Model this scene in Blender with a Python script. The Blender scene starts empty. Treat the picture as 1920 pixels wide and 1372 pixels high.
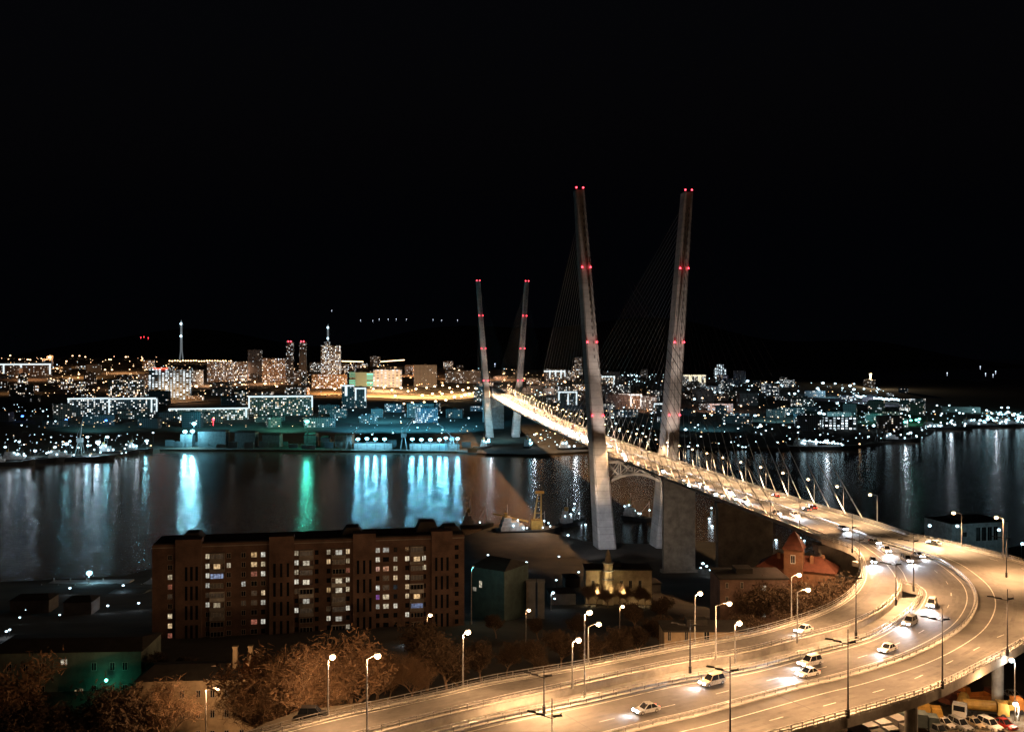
import bpy, bmesh, math, random
import numpy as np
from mathutils import Vector, Matrix
random.seed(7); np.random.seed(7)
R=math.radians; PI=math.pi
SC=bpy.context.scene; COL=SC.collection

# ---------------------------------------------------------------- camera, sky, exposure
F=1744.0; HOR=662.4; CH=124.08          # focal length in photo pixels, horizon row, camera height above the bay
cd=bpy.data.cameras.new('camera'); cam=bpy.data.objects.new('camera',cd); COL.objects.link(cam)
cam.location=(0,0,CH); cam.rotation_euler=(R(90),0,0)
cd.sensor_fit='HORIZONTAL'; cd.sensor_width=36; cd.lens=F/1920*36; cd.shift_y=-(686-HOR)/1920
cd.clip_start=1; cd.clip_end=40000
SC.camera=cam
w=bpy.data.worlds.new('World'); SC.world=w; w.use_nodes=True
nt=w.node_tree; sk=nt.nodes.new('ShaderNodeTexSky'); sk.sky_type='NISHITA'; sk.sun_disc=False
sk.sun_elevation=R(-4); sk.sun_rotation=R(190); sk.altitude=120
bg=nt.nodes['Background']; mxs=nt.nodes.new('ShaderNodeMix'); mxs.data_type='RGBA'; mxs.blend_type='ADD'; mxs.inputs[0].default_value=1
nt.links.new(sk.outputs[0],mxs.inputs[6]); mxs.inputs[7].default_value=(.011,.014,.024,1)      # airglow of the city night
nt.links.new(mxs.outputs[2],bg.inputs[0]); bg.inputs[1].default_value=0.05
sl=bpy.data.lights.new('night_fill','SUN'); sl.energy=0.0015; sl.angle=R(.5); sl.color=(.6,.75,1)  # added faint blue fill, with no moon behind it
so=bpy.data.objects.new('night_fill',sl); COL.objects.link(so); so.rotation_euler=(R(50),0,R(-40))
vs=SC.view_settings; vs.view_transform='Standard'; vs.look='None'; vs.exposure=0; vs.gamma=1
cy=SC.cycles; cy.use_denoising=True; cy.max_bounces=5; cy.diffuse_bounces=2; cy.glossy_bounces=3; cy.transmission_bounces=3
cy.sample_clamp_indirect=4; cy.caustics_reflective=False; cy.caustics_refractive=False; cy.use_light_tree=True
cy.light_sampling_threshold=0.002

# ---------------------------------------------------------------- helpers
def clamp(x,a=0,b=1): return max(a,min(b,x))
def sst(a,b,x): t=clamp((x-a)/(b-a)); return t*t*(3-2*t)
def at(u,v,Y): return Vector(((u-960)/F*Y, Y, CH-(v-HOR)*Y/F))
def on(u,v,z): Y=F*(CH-z)/(v-HOR); return Vector(((u-960)/F*Y,Y,z))
class MB:
    def __init__(s): s.v=[]; s.f=[]; s.m=[]
    def add(s,vs,fs,m=0,M=None):
        n=len(s.v)
        s.v+= [tuple(M@Vector(p)) if M is not None else tuple(p) for p in vs]
        s.f+= [tuple(n+i for i in f) for f in fs]; s.m+=[m]*len(fs); return s
    def box(s,x0,x1,y0,y1,z0,z1,m=0,M=None):
        return s.add([(x0,y0,z0),(x1,y0,z0),(x1,y1,z0),(x0,y1,z0),(x0,y0,z1),(x1,y0,z1),(x1,y1,z1),(x0,y1,z1)],
            [(3,2,1,0),(4,5,6,7),(0,1,5,4),(1,2,6,5),(2,3,7,6),(3,0,4,7)],m,M)
    def tube(s,p,q,r0,r1=None,n=6,m=0,cap=True):
        p=Vector(p); q=Vector(q); r1=r0 if r1 is None else r1; d=q-p
        if d.length<1e-6: return s
        d.normalize(); a=d.orthogonal().normalized(); b=d.cross(a)
        vs=[p+(a*math.cos(2*PI*i/n)+b*math.sin(2*PI*i/n))*r0 for i in range(n)]+[q+(a*math.cos(2*PI*i/n)+b*math.sin(2*PI*i/n))*r1 for i in range(n)]
        fs=[(i,(i+1)%n,n+(i+1)%n,n+i) for i in range(n)]
        if cap: fs+=[tuple(range(n))[::-1],tuple(range(n,2*n))]
        return s.add(vs,fs,m)
    def ball(s,c,r,m=0,n=6,k=4,sz=1):
        vs=[(c[0],c[1],c[2]+r*sz)]
        for j in range(1,k):
            t=PI*j/k
            for i in range(n): vs.append((c[0]+r*math.sin(t)*math.cos(2*PI*i/n),c[1]+r*math.sin(t)*math.sin(2*PI*i/n),c[2]+r*sz*math.cos(t)))
        vs.append((c[0],c[1],c[2]-r*sz)); fs=[(0,1+i,1+(i+1)%n) for i in range(n)]
        for j in range(k-2):
            for i in range(n): a=1+j*n+i; b=1+j*n+(i+1)%n; fs.append((a,a+n,b+n,b))
        L=len(vs)-1; fs+=[(L,1+(k-2)*n+(i+1)%n,1+(k-2)*n+i) for i in range(n)]
        return s.add(vs,fs,m)
    def prism(s,prof,y0,y1,m=0,M=None):   # profile in xz, extruded along y
        n=len(prof); vs=[(x,y0,z) for x,z in prof]+[(x,y1,z) for x,z in prof]
        return s.add(vs,[tuple(range(n)),tuple(range(n,2*n))[::-1]]+[(i,n+i,n+(i+1)%n,(i+1)%n) for i in range(n)],m,M)
    def mesh(s,name,mats,smooth=False):
        me=bpy.data.meshes.new(name); me.from_pydata(s.v,[],s.f)
        for m in mats: me.materials.append(m)
        if len(mats)>1: me.polygons.foreach_set('material_index',s.m)
        me.update()
        bm=bmesh.new(); bm.from_mesh(me); bmesh.ops.recalc_face_normals(bm,faces=bm.faces); bm.to_mesh(me); bm.free()
        if smooth: me.polygons.foreach_set('use_smooth',[True]*len(me.polygons))
        return me
    def obj(s,name,mats,parent=None,smooth=False):
        return link(name,s.mesh(name,mats if isinstance(mats,(list,tuple)) else [mats],smooth),parent)
def link(name,data,parent=None,M=None):
    o=bpy.data.objects.new(name,data); COL.objects.link(o)
    if parent is not None: o.parent=parent
    if M is not None: o.matrix_local=M
    return o
def tag(o,label=None,cat=None,group=None,kind=None):
    if label: o['label']=label
    if cat: o['category']=cat
    if group: o['group']=group
    if kind: o['kind']=kind
    return o
def empty(name,loc=(0,0,0),rz=0,label=None,cat=None,group=None,scale=None):
    o=bpy.data.objects.new(name,None); COL.objects.link(o); o.location=loc; o.rotation_euler=(0,0,rz); o.empty_display_size=.2
    if scale: o.scale=(scale,)*3
    return tag(o,label,cat,group)
def copytree(o,parent=None):
    c=o.copy(); COL.objects.link(c); c.parent=parent
    for ch in [x for x in KIDS.get(o.name,[])]:
        copytree(ch,c)
    return c
KIDS={}
def learn(root):      # remember the children of a prototype once
    for ob in [root]+list(root.children_recursive): KIDS[ob.name]=list(ob.children)
def light(kind,loc,energy,color,parent=None,rad=.3,rot=None,spot=None,blend=.6):
    l=bpy.data.lights.new(kind.lower()+'_light',kind); l.energy=energy; l.color=color
    if kind!='SUN': l.shadow_soft_size=rad
    if kind=='SPOT': l.spot_size=spot; l.spot_blend=blend
    o=bpy.data.objects.new('light',l); COL.objects.link(o); o.location=loc
    if rot: o.rotation_euler=rot
    if parent is not None: o.parent=parent
    return o
def aim(o,target):
    d=Vector(target)-o.location; o.rotation_euler=d.to_track_quat('-Z','Y').to_euler()

# ---------------------------------------------------------------- materials
def mat(name,col,rough=.7,metal=0,noise=None,bump=0,bscale=1,col2=None,coat=0,spec=.5):
    m=bpy.data.materials.new(name); m.use_nodes=True; n=m.node_tree.nodes; l=m.node_tree.links; b=n['Principled BSDF']
    b.inputs['Base Color'].default_value=(*col,1); b.inputs['Roughness'].default_value=rough; b.inputs['Metallic'].default_value=metal
    b.inputs['Coat Weight'].default_value=coat; b.inputs['Specular IOR Level'].default_value=spec
    if noise:
        tc=n.new('ShaderNodeTexCoord'); tx=n.new('ShaderNodeTexNoise'); tx.inputs['Scale'].default_value=noise; tx.inputs['Detail'].default_value=6; tx.inputs['Roughness'].default_value=.65
        l.new(tc.outputs['Object'],tx.inputs['Vector'])
        rp=n.new('ShaderNodeMix'); rp.data_type='RGBA'
        rp.inputs[6].default_value=(*[c*.6 for c in col],1); rp.inputs[7].default_value=(*(col2 or [min(1,c*1.35) for c in col]),1)
        mr=n.new('ShaderNodeMapRange'); mr.inputs[1].default_value=.3; mr.inputs[2].default_value=.7
        l.new(tx.outputs[0],mr.inputs[0]); l.new(mr.outputs[0],rp.inputs[0]); l.new(rp.outputs[2],b.inputs['Base Color'])
        if bump:
            bp=n.new('ShaderNodeBump'); bp.inputs['Strength'].default_value=bump; bp.inputs['Distance'].default_value=bscale
            l.new(tx.outputs[0],bp.inputs['Height']); l.new(bp.outputs[0],b.inputs['Normal'])
    return m
def emis(name,col,strength,sample=False):
    m=bpy.data.materials.new(name); m.use_nodes=True; b=m.node_tree.nodes['Principled BSDF']
    b.inputs['Base Color'].default_value=(*[c*.5 for c in col],1); b.inputs['Emission Color'].default_value=(*col,1); b.inputs['Emission Strength'].default_value=strength
    m.cycles.emission_sampling='AUTO' if sample else 'NONE'
    return m
SOD=(1.0,.535,.24); WHT=(.80,.92,1.0); WARM=(1.0,.80,.58); CYA=(.18,.75,1.0); GRN=(.1,1.0,.62); BLU=(.08,.2,1.0); RED=(1.0,.05,.06)
M={}
M['asphalt']=mat('asphalt',(.085,.08,.074),.85,noise=.35,col2=(.105,.1,.094),bump=.1,bscale=.02)
M['asphalt2']=mat('asphalt_worn',(.085,.08,.075),.8,noise=.12,col2=(.12,.113,.105))
M['paint']=mat('road_paint',(.42,.42,.39),.6,noise=1.1,col2=(.62,.62,.58))
M['concrete']=mat('concrete',(.36,.35,.33),.85,noise=.25,bump=.1,bscale=.05)
M['concrete_d']=mat('dark_concrete',(.16,.155,.15),.9,noise=.3)
M['pylon']=mat('pylon_concrete',(.5,.49,.47),.8,noise=.12,col2=(.58,.56,.54))
_m=M['pylon']; _n=_m.node_tree.nodes; _l=_m.node_tree.links; _b=_n['Principled BSDF']; _src=_b.inputs['Base Color'].links[0].from_socket
_tc=_n.new('ShaderNodeTexCoord'); _sx=_n.new('ShaderNodeSeparateXYZ'); _l.new(_tc.outputs['Object'],_sx.inputs[0]); _d=_n.new('ShaderNodeMath'); _d.operation='DIVIDE'; _d.inputs[1].default_value=4.4; _l.new(_sx.outputs[2],_d.inputs[0])
_f=_n.new('ShaderNodeMath'); _f.operation='FRACT'; _l.new(_d.outputs[0],_f.inputs[0]); _g=_n.new('ShaderNodeMath'); _g.operation='LESS_THAN'; _g.inputs[1].default_value=.07; _l.new(_f.outputs[0],_g.inputs[0])
_fl=_n.new('ShaderNodeMath'); _fl.operation='FLOOR'; _l.new(_d.outputs[0],_fl.inputs[0]); _wn=_n.new('ShaderNodeTexWhiteNoise'); _wn.noise_dimensions='1D'; _l.new(_fl.outputs[0],_wn.inputs['W'])
_k=_n.new('ShaderNodeMapRange'); _k.inputs[3].default_value=.92; _k.inputs[4].default_value=1.04; _l.new(_wn.outputs[0],_k.inputs[0])
_s=_n.new('ShaderNodeMath'); _s.operation='MULTIPLY_ADD'; _s.inputs[1].default_value=-.3; _l.new(_g.outputs[0],_s.inputs[0]); _l.new(_k.outputs[0],_s.inputs[2])
_x=_n.new('ShaderNodeMix'); _x.data_type='RGBA'; _x.blend_type='MULTIPLY'; _x.inputs[0].default_value=1; _l.new(_src,_x.inputs[6]); _l.new(_s.outputs[0],_x.inputs[7]); _l.new(_x.outputs[2],_b.inputs['Base Color'])
M['steel']=mat('galvanised_steel',(.42,.42,.42),.45,.6,noise=1.5)
M['dsteel']=mat('dark_steel',(.05,.05,.055),.5,.5,noise=2)
M['cable']=mat('cable_sheath',(.1,.1,.105),.5,noise=1)
M['sleeve_lit']=mat('sleeve_and_lit_cable',(.7,.7,.7),.5,noise=1)
M['brick']=None
M['roof']=mat('roof_felt',(.035,.033,.032),.9,noise=.4)
M['redroof']=mat('red_tin_roof',(.13,.045,.03),.6,noise=.6)
M['plaster']=mat('ochre_plaster',(.42,.33,.22),.85,noise=.3)
M['grayplaster']=mat('grey_plaster',(.28,.27,.26),.85,noise=.25)
M['greenplaster']=mat('pale_green_plaster',(.14,.17,.15),.85,noise=.3)
M['white']=mat('white_cladding',(.6,.62,.63),.6,noise=.4)
M['ground']=mat('earth_ground',(.05,.045,.036),.95,noise=.05,bump=.3,bscale=.6,col2=(.085,.07,.05))
M['quay']=mat('quay_concrete',(.2,.2,.2),.9,noise=.1)
M['glass_d']=mat('dark_glass',(.012,.014,.018),.15)
M['tyre']=mat('tyre_rubber',(.02,.02,.02),.8,noise=5)
M['frame']=mat('window_frame',(.4,.38,.35),.6,noise=3)
M['bark']=mat('bark',(.26,.18,.12),.9,noise=2,bump=.4,bscale=.05)
M['twig']=mat('dry_leaf_and_twig',(.2,.12,.065),.85,noise=.5,col2=(.3,.18,.1))
M['twig_d']=mat('olive_leaf_and_twig',(.085,.055,.033),.85,noise=.5)
M['tealwall']=mat('dark_teal_cladding',(.05,.09,.09),.7,noise=.4)
M['hull']=mat('dark_hull_paint',(.03,.035,.04),.5,noise=.2)
M['ochrepaint']=mat('ochre_paint',(.42,.26,.06),.5,noise=.6)
M['orangepaint']=mat('orange_paint',(.45,.16,.03),.5,noise=.6)
M['container']=mat('container_steel',(.12,.16,.17),.6,noise=.3)
for k,c in dict(white=(.7,.7,.7),silver=(.4,.42,.44),black=(.02,.02,.022),red=(.3,.02,.015),grey=(.16,.165,.17),beige=(.5,.42,.3)).items():
    M['car_'+k]=mat('car_paint_'+k,c,.3,.2,noise=3,coat=.6)
M['headlight']=emis('headlight_glow',(.86,.92,1.0),160)
M['tail']=emis('tail_light_glow',(1,.06,.03),4)
M['bulb_sod']=emis('sodium_bulb',(1,.66,.34),12)
M['bulb_warm']=emis('warm_bulb',(1,.62,.32),5)
M['bulb_wht']=emis('white_bulb',(.6,.88,1.0),4.5)
M['bulb_cya']=emis('cyan_floodlight',(.35,.85,1.0),6)
M['bulb_grn']=emis('green_floodlight',(.2,1.0,.7),6)
M['bulb_blu']=emis('blue_bulb',(.06,.2,1.0),8)
M['bulb_red']=emis('red_beacon',(1.0,.045,.07),9)
M['bulb_city']=emis('city_sodium_bulb',(1,.5,.2),4.5)
M['bulb_far']=emis('faint_bulb',(.7,.8,1),3)
M['strip']=emis('roof_edge_light_strip',(.80,.93,.97),1.1)
M['strip_y']=emis('yellow_light_strip',(1.0,.88,.6),1.1)
M['off']=mat('unlit_lamp_glass',(.05,.05,.05),.4)

def brickmat(name,c1,c2,mortar,scale=1.0):
    m=bpy.data.materials.new(name); m.use_nodes=True; n=m.node_tree.nodes; l=m.node_tree.links; b=n['Principled BSDF']
    tc=n.new('ShaderNodeTexCoord'); sx=n.new('ShaderNodeSeparateXYZ'); l.new(tc.outputs['Object'],sx.inputs[0])
    ad=n.new('ShaderNodeMath'); l.new(sx.outputs[0],ad.inputs[0]); l.new(sx.outputs[1],ad.inputs[1])
    cb=n.new('ShaderNodeCombineXYZ'); l.new(ad.outputs[0],cb.inputs[0]); l.new(sx.outputs[2],cb.inputs[1])
    br=n.new('ShaderNodeTexBrick'); br.inputs['Scale'].default_value=scale; br.inputs['Color1'].default_value=(*c1,1); br.inputs['Color2'].default_value=(*c2,1); br.inputs['Mortar'].default_value=(*mortar,1)
    br.inputs['Mortar Size'].default_value=.012; br.inputs['Brick Width'].default_value=.5; br.inputs['Row Height'].default_value=.16
    l.new(cb.outputs[0],br.inputs['Vector'])
    nz=n.new('ShaderNodeTexNoise'); nz.inputs['Scale'].default_value=.25; nz.inputs['Detail'].default_value=7; l.new(tc.outputs['Object'],nz.inputs['Vector'])
    mr=n.new('ShaderNodeMapRange'); mr.inputs[1].default_value=.3; mr.inputs[2].default_value=.7; mr.inputs[3].default_value=.6; mr.inputs[4].default_value=1.2; l.new(nz.outputs[0],mr.inputs[0])
    mx=n.new('ShaderNodeMix'); mx.data_type='RGBA'; mx.blend_type='MULTIPLY'; mx.inputs[0].default_value=1; l.new(br.outputs[0],mx.inputs[6]); l.new(mr.outputs[0],mx.inputs[7])
    l.new(mx.outputs[2],b.inputs['Base Color']); b.inputs['Roughness'].default_value=.9
    return m
M['brick']=brickmat('red_brick',(.20,.12,.098),(.155,.095,.078),(.2,.17,.145))
M['brick_t']=brickmat('orange_brick',(.27,.13,.07),(.22,.1,.05),(.22,.18,.15))

def facade_mat(name,wall,lit,frac,strength,cw=3.2,chh=3.0,tint=.5):
    # rows of windows, some with the light on; size is real (metres)
    m=bpy.data.materials.new(name); m.use_nodes=True; n=m.node_tree.nodes; l=m.node_tree.links; b=n['Principled BSDF']
    tc=n.new('ShaderNodeTexCoord'); sx=n.new('ShaderNodeSeparateXYZ'); l.new(tc.outputs['Object'],sx.inputs[0])
    def mth(op,a,bv=None,c=None):
        q=n.new('ShaderNodeMath'); q.operation=op
        for i,x in enumerate((a,bv)):
            if x is None: continue
            if isinstance(x,(int,float)): q.inputs[i].default_value=x
            else: l.new(x,q.inputs[i])
        return q.outputs[0]
    h=mth('ADD',sx.outputs[0],sx.outputs[1]); hx=mth('DIVIDE',h,cw); hz=mth('DIVIDE',sx.outputs[2],chh)
    fx=mth('FRACT',hx); fz=mth('FRACT',hz); cx=mth('FLOOR',hx); cz=mth('FLOOR',hz)
    oi=n.new('ShaderNodeObjectInfo'); rs=mth('MULTIPLY',oi.outputs['Random'],97.3)
    cb=n.new('ShaderNodeCombineXYZ'); l.new(cx,cb.inputs[0]); l.new(cz,cb.inputs[1]); l.new(rs,cb.inputs[2])
    wn=n.new('ShaderNodeTexWhiteNoise'); wn.noise_dimensions='3D'; l.new(cb.outputs[0],wn.inputs[0])
    win=mth('MULTIPLY',mth('MULTIPLY',mth('GREATER_THAN',fx,.22),mth('LESS_THAN',fx,.78)),mth('MULTIPLY',mth('GREATER_THAN',fz,.3),mth('LESS_THAN',fz,.82)))
    on_=mth('LESS_THAN',wn.outputs[0],frac); lm=mth('MULTIPLY',win,on_)
    sp=n.new('ShaderNodeSeparateXYZ'); l.new(wn.outputs[1],sp.inputs[0])
    st=mth('MULTIPLY',lm,mth('MULTIPLY',mth('ADD',mth('POWER',sp.outputs[1],2.0),.15),strength))
    mx=n.new('ShaderNodeMix'); mx.data_type='RGBA'; l.new(sp.outputs[2],mx.inputs[0]); mx.inputs[6].default_value=(*lit,1); mx.inputs[7].default_value=(.75,.9,1,1) if tint else (*lit,1)
    l.new(mx.outputs[2],b.inputs['Emission Color']); l.new(st,b.inputs['Emission Strength'])
    wc=n.new('ShaderNodeMix'); wc.data_type='RGBA'; l.new(win,wc.inputs[0]); wc.inputs[6].default_value=(*wall,1); wc.inputs[7].default_value=(.02,.02,.025,1); l.new(wc.outputs[2],b.inputs['Base Color'])
    b.inputs['Roughness'].default_value=.8; m.cycles.emission_sampling='NONE'
    return m
FAC={'warm':facade_mat('warm_block_facade',(.34,.26,.19),(1,.68,.38),.4,3.6),
     'cool':facade_mat('cool_block_facade',(.2,.24,.27),(1,.9,.75),.38,3.0),
     'dim':facade_mat('dim_block_facade',(.2,.17,.15),(1,.75,.5),.2,2.2),
     'dense':facade_mat('dense_block_facade',(.32,.27,.22),(1,.8,.55),.6,3.4),
     'office':facade_mat('office_facade',(.25,.3,.33),(.8,.95,1),.75,3.2,cw=6,chh=4),
     'green':facade_mat('green_lit_facade',(.2,.3,.28),(.12,.95,.62),.9,1.7,cw=60,chh=5,tint=0),
     'mall':facade_mat('white_lit_facade',(.5,.52,.54),(.85,.93,1),.95,1.3,cw=9,chh=6,tint=0),
     'dark':facade_mat('dark_block_facade',(.12,.12,.13),(1,.8,.6),.06,1.5)}

# ---------------------------------------------------------------- terrain
def interp(tab,x):
    return float(np.interp(x,[a for a,_ in tab],[b for _,b in tab]))
NEAR=[(-3000,430),(-300,440),(0,455),(200,470),(285,500),(600,560),(860,610),(930,655),(1000,640),(1100,600),(1200,590),(1330,600),(1500,560),(1700,530),(1800,560),(2000,600),(5000,600)]
FARV=[(-3000,865),(0,862),(60,858),(240,850),(300,842),(500,843),(860,846),(900,850),(1000,852),(1100,846),(1290,838),(1500,840),(1600,838),(1700,822),(1735,816),(1760,800),(1820,797),(1920,797),(3000,790),(5000,785)]
def Yn(u): return interp(NEAR,u)
def Yf(u): return F*(CH-2.5)/(interp(FARV,u)-HOR)
SKY=[(-3000,672),(0,668),(300,671),(400,680),(520,680),(620,680),(700,684),(900,692),(1100,694),(1300,708),(1450,718),(1600,720),(1700,738),(1760,762),(1850,772),(1920,776),(2300,778),(5000,775)]
PN=[(0,62),(120,58),(180,55),(230,48),(290,40),(350,29),(450,13),(540,5),(600,3)]
def zt(X,Y):
    u=960+F*X/max(Y,60)
    yn=Yn(u); yf=Yf(u)
    if Y<=yn:
        z=interp(PN,Y); z-=14*sst(-35,-62,X)*sst(240,170,Y)
        z+=.8*math.sin(X*.05)*math.sin(Y*.04)*sst(500,300,Y)
        return max(z,2.6)
    if Y<yf: return -4
    zr=CH-(interp(SKY,u)-HOR)*3200/F; zr=max(zr,6); d=Y-yf-90
    if d<=0: return 2.6
    t=clamp(d/(3200-yf-90)); z=2.6+(zr-2.6)*(t**.92)
    z+=3.5*math.sin(X*.006+1)*math.sin(Y*.005)*math.sin(PI*clamp(t*1.0))
    if Y>3200: z=zr*sst(5200,3300,Y)-2
    return z
def hit(u,v):
    if v<=HOR+2: return None
    lo=250 if v>860 else Yf(u)+2
    for Y in np.geomspace(lo,3250,260):
        if CH-(v-HOR)*Y/F<=zt((u-960)/F*Y,Y): return float(Y)
    return None
us=list(np.linspace(-2600,-100,26))+list(np.arange(-60,2000,18.))+list(np.linspace(2050,4600,26))
rows=[]
mb=MB(); nr=0
for u in us:
    yn=Yn(u); yf=Yf(u)
    ys=[30,60,90,120]+[120+(yn-120)*t for t in np.linspace(0,1,46)[1:]]
    col=[(y,None) for y in ys]+[(yn+.6,-4),(yf-.6,-4)]
    col+=[(yf,2.6),(yf+88,2.6)]+[(yf+90+(3200-yf-90)*t,None) for t in np.linspace(0,1,48)[1:]]+[(3600,None),(4200,None),(5200,-4),(9000,-6)]
    nr=len(col)
    for y,z in col:
        X=(u-960)/F*y
        mb.v.append((X,y,zt(X,y) if z is None else z))
for i in range(len(us)-1):
    for j in range(nr-1):
        a=i*nr+j; mb.f.append((a,a+nr,a+nr+1,a+1))
mb.m=[0]*len(mb.f)
g=mb.obj('ground',M['ground'],smooth=False); tag(g,kind='structure')
# bay water
def water_mat():
    m=bpy.data.materials.new('bay_water'); m.use_nodes=True; n=m.node_tree.nodes; l=m.node_tree.links; b=n['Principled BSDF']
    b.inputs['Base Color'].default_value=(.12,.088,.062,1); b.inputs['Roughness'].default_value=.165; b.inputs['IOR'].default_value=1.33; b.inputs['Specular Tint'].default_value=(.55,.8,.9,1)
    tc=n.new('ShaderNodeTexCoord'); mp=n.new('ShaderNodeMapping'); mp.inputs['Scale'].default_value=(.16,.30,.2); l.new(tc.outputs['Object'],mp.inputs[0])
    t1=n.new('ShaderNodeTexNoise'); t1.inputs['Scale'].default_value=1.0; t1.inputs['Detail'].default_value=5; t1.inputs['Roughness'].default_value=.6; l.new(mp.outputs[0],t1.inputs['Vector'])
    bp=n.new('ShaderNodeBump'); bp.inputs['Strength'].default_value=1; bp.inputs['Distance'].default_value=.36; l.new(t1.outputs[0],bp.inputs['Height'])
    l.new(bp.outputs[0],b.inputs['Normal'])
    return m
M['water']=water_mat()
mb=MB(); mb.add([(-9000,200,0),(9000,200,0),(16000,18000,0),(-16000,18000,0)],[(0,1,2,3)])
tag(mb.obj('water',M['water']),kind='structure')
# distant island hills, dark against the sky
mb=MB(); N=60
for k in range(N+1):
    X=-5200+k*170; h=330+90*math.sin(k*.21+.5)+50*math.sin(k*.53)
    h*=sst(0,14,k)*sst(N,N-14,k)
    mb.v+=[(X,7600,-5),(X,8300,max(h,0)-5),(X,9400,-5)]
for k in range(N):
    a=k*3; mb.f+=[(a,a+3,a+4,a+1),(a+1,a+4,a+5,a+2)]
mb.m=[0]*len(mb.f)
tag(mb.obj('hills',M['ground'],smooth=True),kind='structure')

# ---------------------------------------------------------------- bridge geometry
BX,BY,TH=75.73,580.9,-.1212; HW=14.9
AX=Vector((math.sin(TH),math.cos(TH),0)); TX=Vector((math.cos(TH),-math.sin(TH),0)); SPAN=737
ZR=66.6
def zdeck(s): return min(ZR,60.78-1.4322*s/100+.2363*(s/100)**2)
def bp_(s,t,dz=0): p=Vector((BX,BY,0))+AX*s+TX*t; p.z=zdeck(s)+dz; return p
BR=empty('cable_stayed_bridge',(BX,BY,0),0,'long cable stayed bridge with two pairs of leaning concrete pylon legs over the bay','bridge')
def bpart(mb,name,m,smooth=False,label=None,kind=None):
    mb.v=[(x-BX,y-BY,z) for x,y,z in mb.v]
    o=mb.obj(name,m,BR,smooth); tag(o,label,None,None,kind); return o
S0,S1=-292,SPAN+330
def loft(prof,s0,s1,step,mi=0,dz=0):
    mb=MB(); n=len(prof); ss=np.linspace(s0,s1,int(abs(s1-s0)/step)+2)
    for s in ss:
        for t,z in prof: mb.v.append(tuple(bp_(s,t,z+dz)))
    for i in range(len(ss)-1):
        for j in range(n):
            a=i*n+j; b=i*n+(j+1)%n; mb.f.append((a,b,b+n,a+n))
    mb.f+=[tuple(range(n))[::-1],tuple(range(len(ss)*n-n,len(ss)*n))]; mb.m=[mi]*len(mb.f); return mb
bpart(loft([(-HW,0),(-HW-.3,-.9),(-9,-3.0),(9,-3.0),(HW+.3,-.9),(HW,0)],S0,S1,20),'deck_girder',M['concrete'])
bpart(loft([(-13.6,.03),(13.6,.03),(13.6,-.02),(-13.6,-.02)],S0,S1,20),'road_surface',M['asphalt2'])
for t in (-14.35,14.35):
    bpart(loft([(t-.45,-.05),(t+.45,-.05),(t+.45,.25),(t-.45,.25)],S0,S1,20),'parapet_kerb',M['concrete'])
for t in (-14.7,14.7,-12.9,12.9,0):
    mb=MB()
    for hh in ((.95,.6) if abs(t)>1 else (.8,)):
        q=loft([(t-.09,hh-.12),(t+.09,hh-.12),(t+.09,hh+.12),(t-.09,hh+.12)],S0,S1,20); mb.add(q.v,q.f)
    for s in np.arange(S0+1,420,3.): mb.tube(bp_(s,t),bp_(s,t,1.0),.07,n=4)
    bpart(mb,'railing',M['steel'])
for t,dash in ((-12.2,0),(-1,0),(1,0),(12.2,0),(-8.4,1),(-4.7,1),(8.4,1),(4.7,1)):
    mb=MB()
    if dash:
        for s in np.arange(S0,430,12.): mb.add([bp_(s,t-.09,.045),bp_(s,t+.09,.045),bp_(s+4,t+.09,.045),bp_(s+4,t-.09,.045)],[(0,1,2,3)])
    else:
        q=loft([(t-.1,.04),(t+.1,.04),(t+.1,.048),(t-.1,.048)],S0,S1,20); mb.add(q.v,q.f)
    bpart(mb,'lane_marking',M['paint'],kind='stuff' if dash else None)
# pylon legs
def legc(z): return 17.9+(34.5-17.9)*z/224.8     # half distance between legs
def legsec(z):
    k=clamp(z/224.8); w=11.4-5.6*k if z<62 else 8.9-(8.9-5.6)*(z-62)/163
    if z<62: w=11.6-(11.6-8.9)*z/62
    l=18-9*k; return w/2,l/2
ZL=[1,30,61,62,100,140,180,224.8]
LEGS=[]
def leg(s0,side,label):
    mb=MB()
    for z in ZL:
        a,b=legsec(z); c=side*legc(z); ch=min(a,b)*.22
        for t,q in ((-a+ch,-b),(a-ch,-b),(a,-b+ch),(a,b-ch),(a-ch,b),(-a+ch,b),(-a,b-ch),(-a,-b+ch)):
            p=Vector((BX,BY,z))+AX*(s0+q)+TX*(c+t); mb.v.append(tuple(p))
    n=8
    for i in range(len(ZL)-1):
        for j in range(n): a=i*n+j; b=i*n+(j+1)%n; mb.f.append((a,b,b+n,a+n))
    mb.f+=[tuple(range(n)),tuple(range(len(ZL)*n-n,len(ZL)*n))]; mb.m=[0]*len(mb.f)
    for k in range(22):
        z=122+k*4.4; a,b=legsec(z); c=Vector((BX,BY,z))+AX*(s0-b-.02)+TX*(side*legc(z)+.25*a)
        mb.box(-.42,.42,-.08,.08,-.9,.9,1,Matrix.Translation(c)@Matrix.Rotation(-TH,4,'Z'))
    o=bpart(mb,'pylon_leg',[M['pylon'],M['concrete_d']],label=label)
    for z in (226.2,177,131,86):                        # red aviation beacons, two on each level
        a,b=legsec(min(z,224)); sx=.75 if z>225 else .8
        for dt in (-1,1):
            p=Vector((BX,BY,z))+AX*(s0-(b*.75 if z>225 else b+.5))+TX*(side*legc(z)+dt*a*sx)
            q=MB(); q.ball((0,0,0),.55 if s0<1 else .85,n=8,k=5); q.box(-.2,.2,-.2,.2,-1.4,-.4,1)
            qo=q.obj('beacon',[M['bulb_red'],M['dsteel']],o); qo.location=p-Vector((BX,BY,0))
            if s0<1: light('POINT',p-Vector((BX,BY,0))-AX*1.4,70,RED,o,.3)
    # rope anchor niches on the inner face of the leg
    return o
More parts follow.
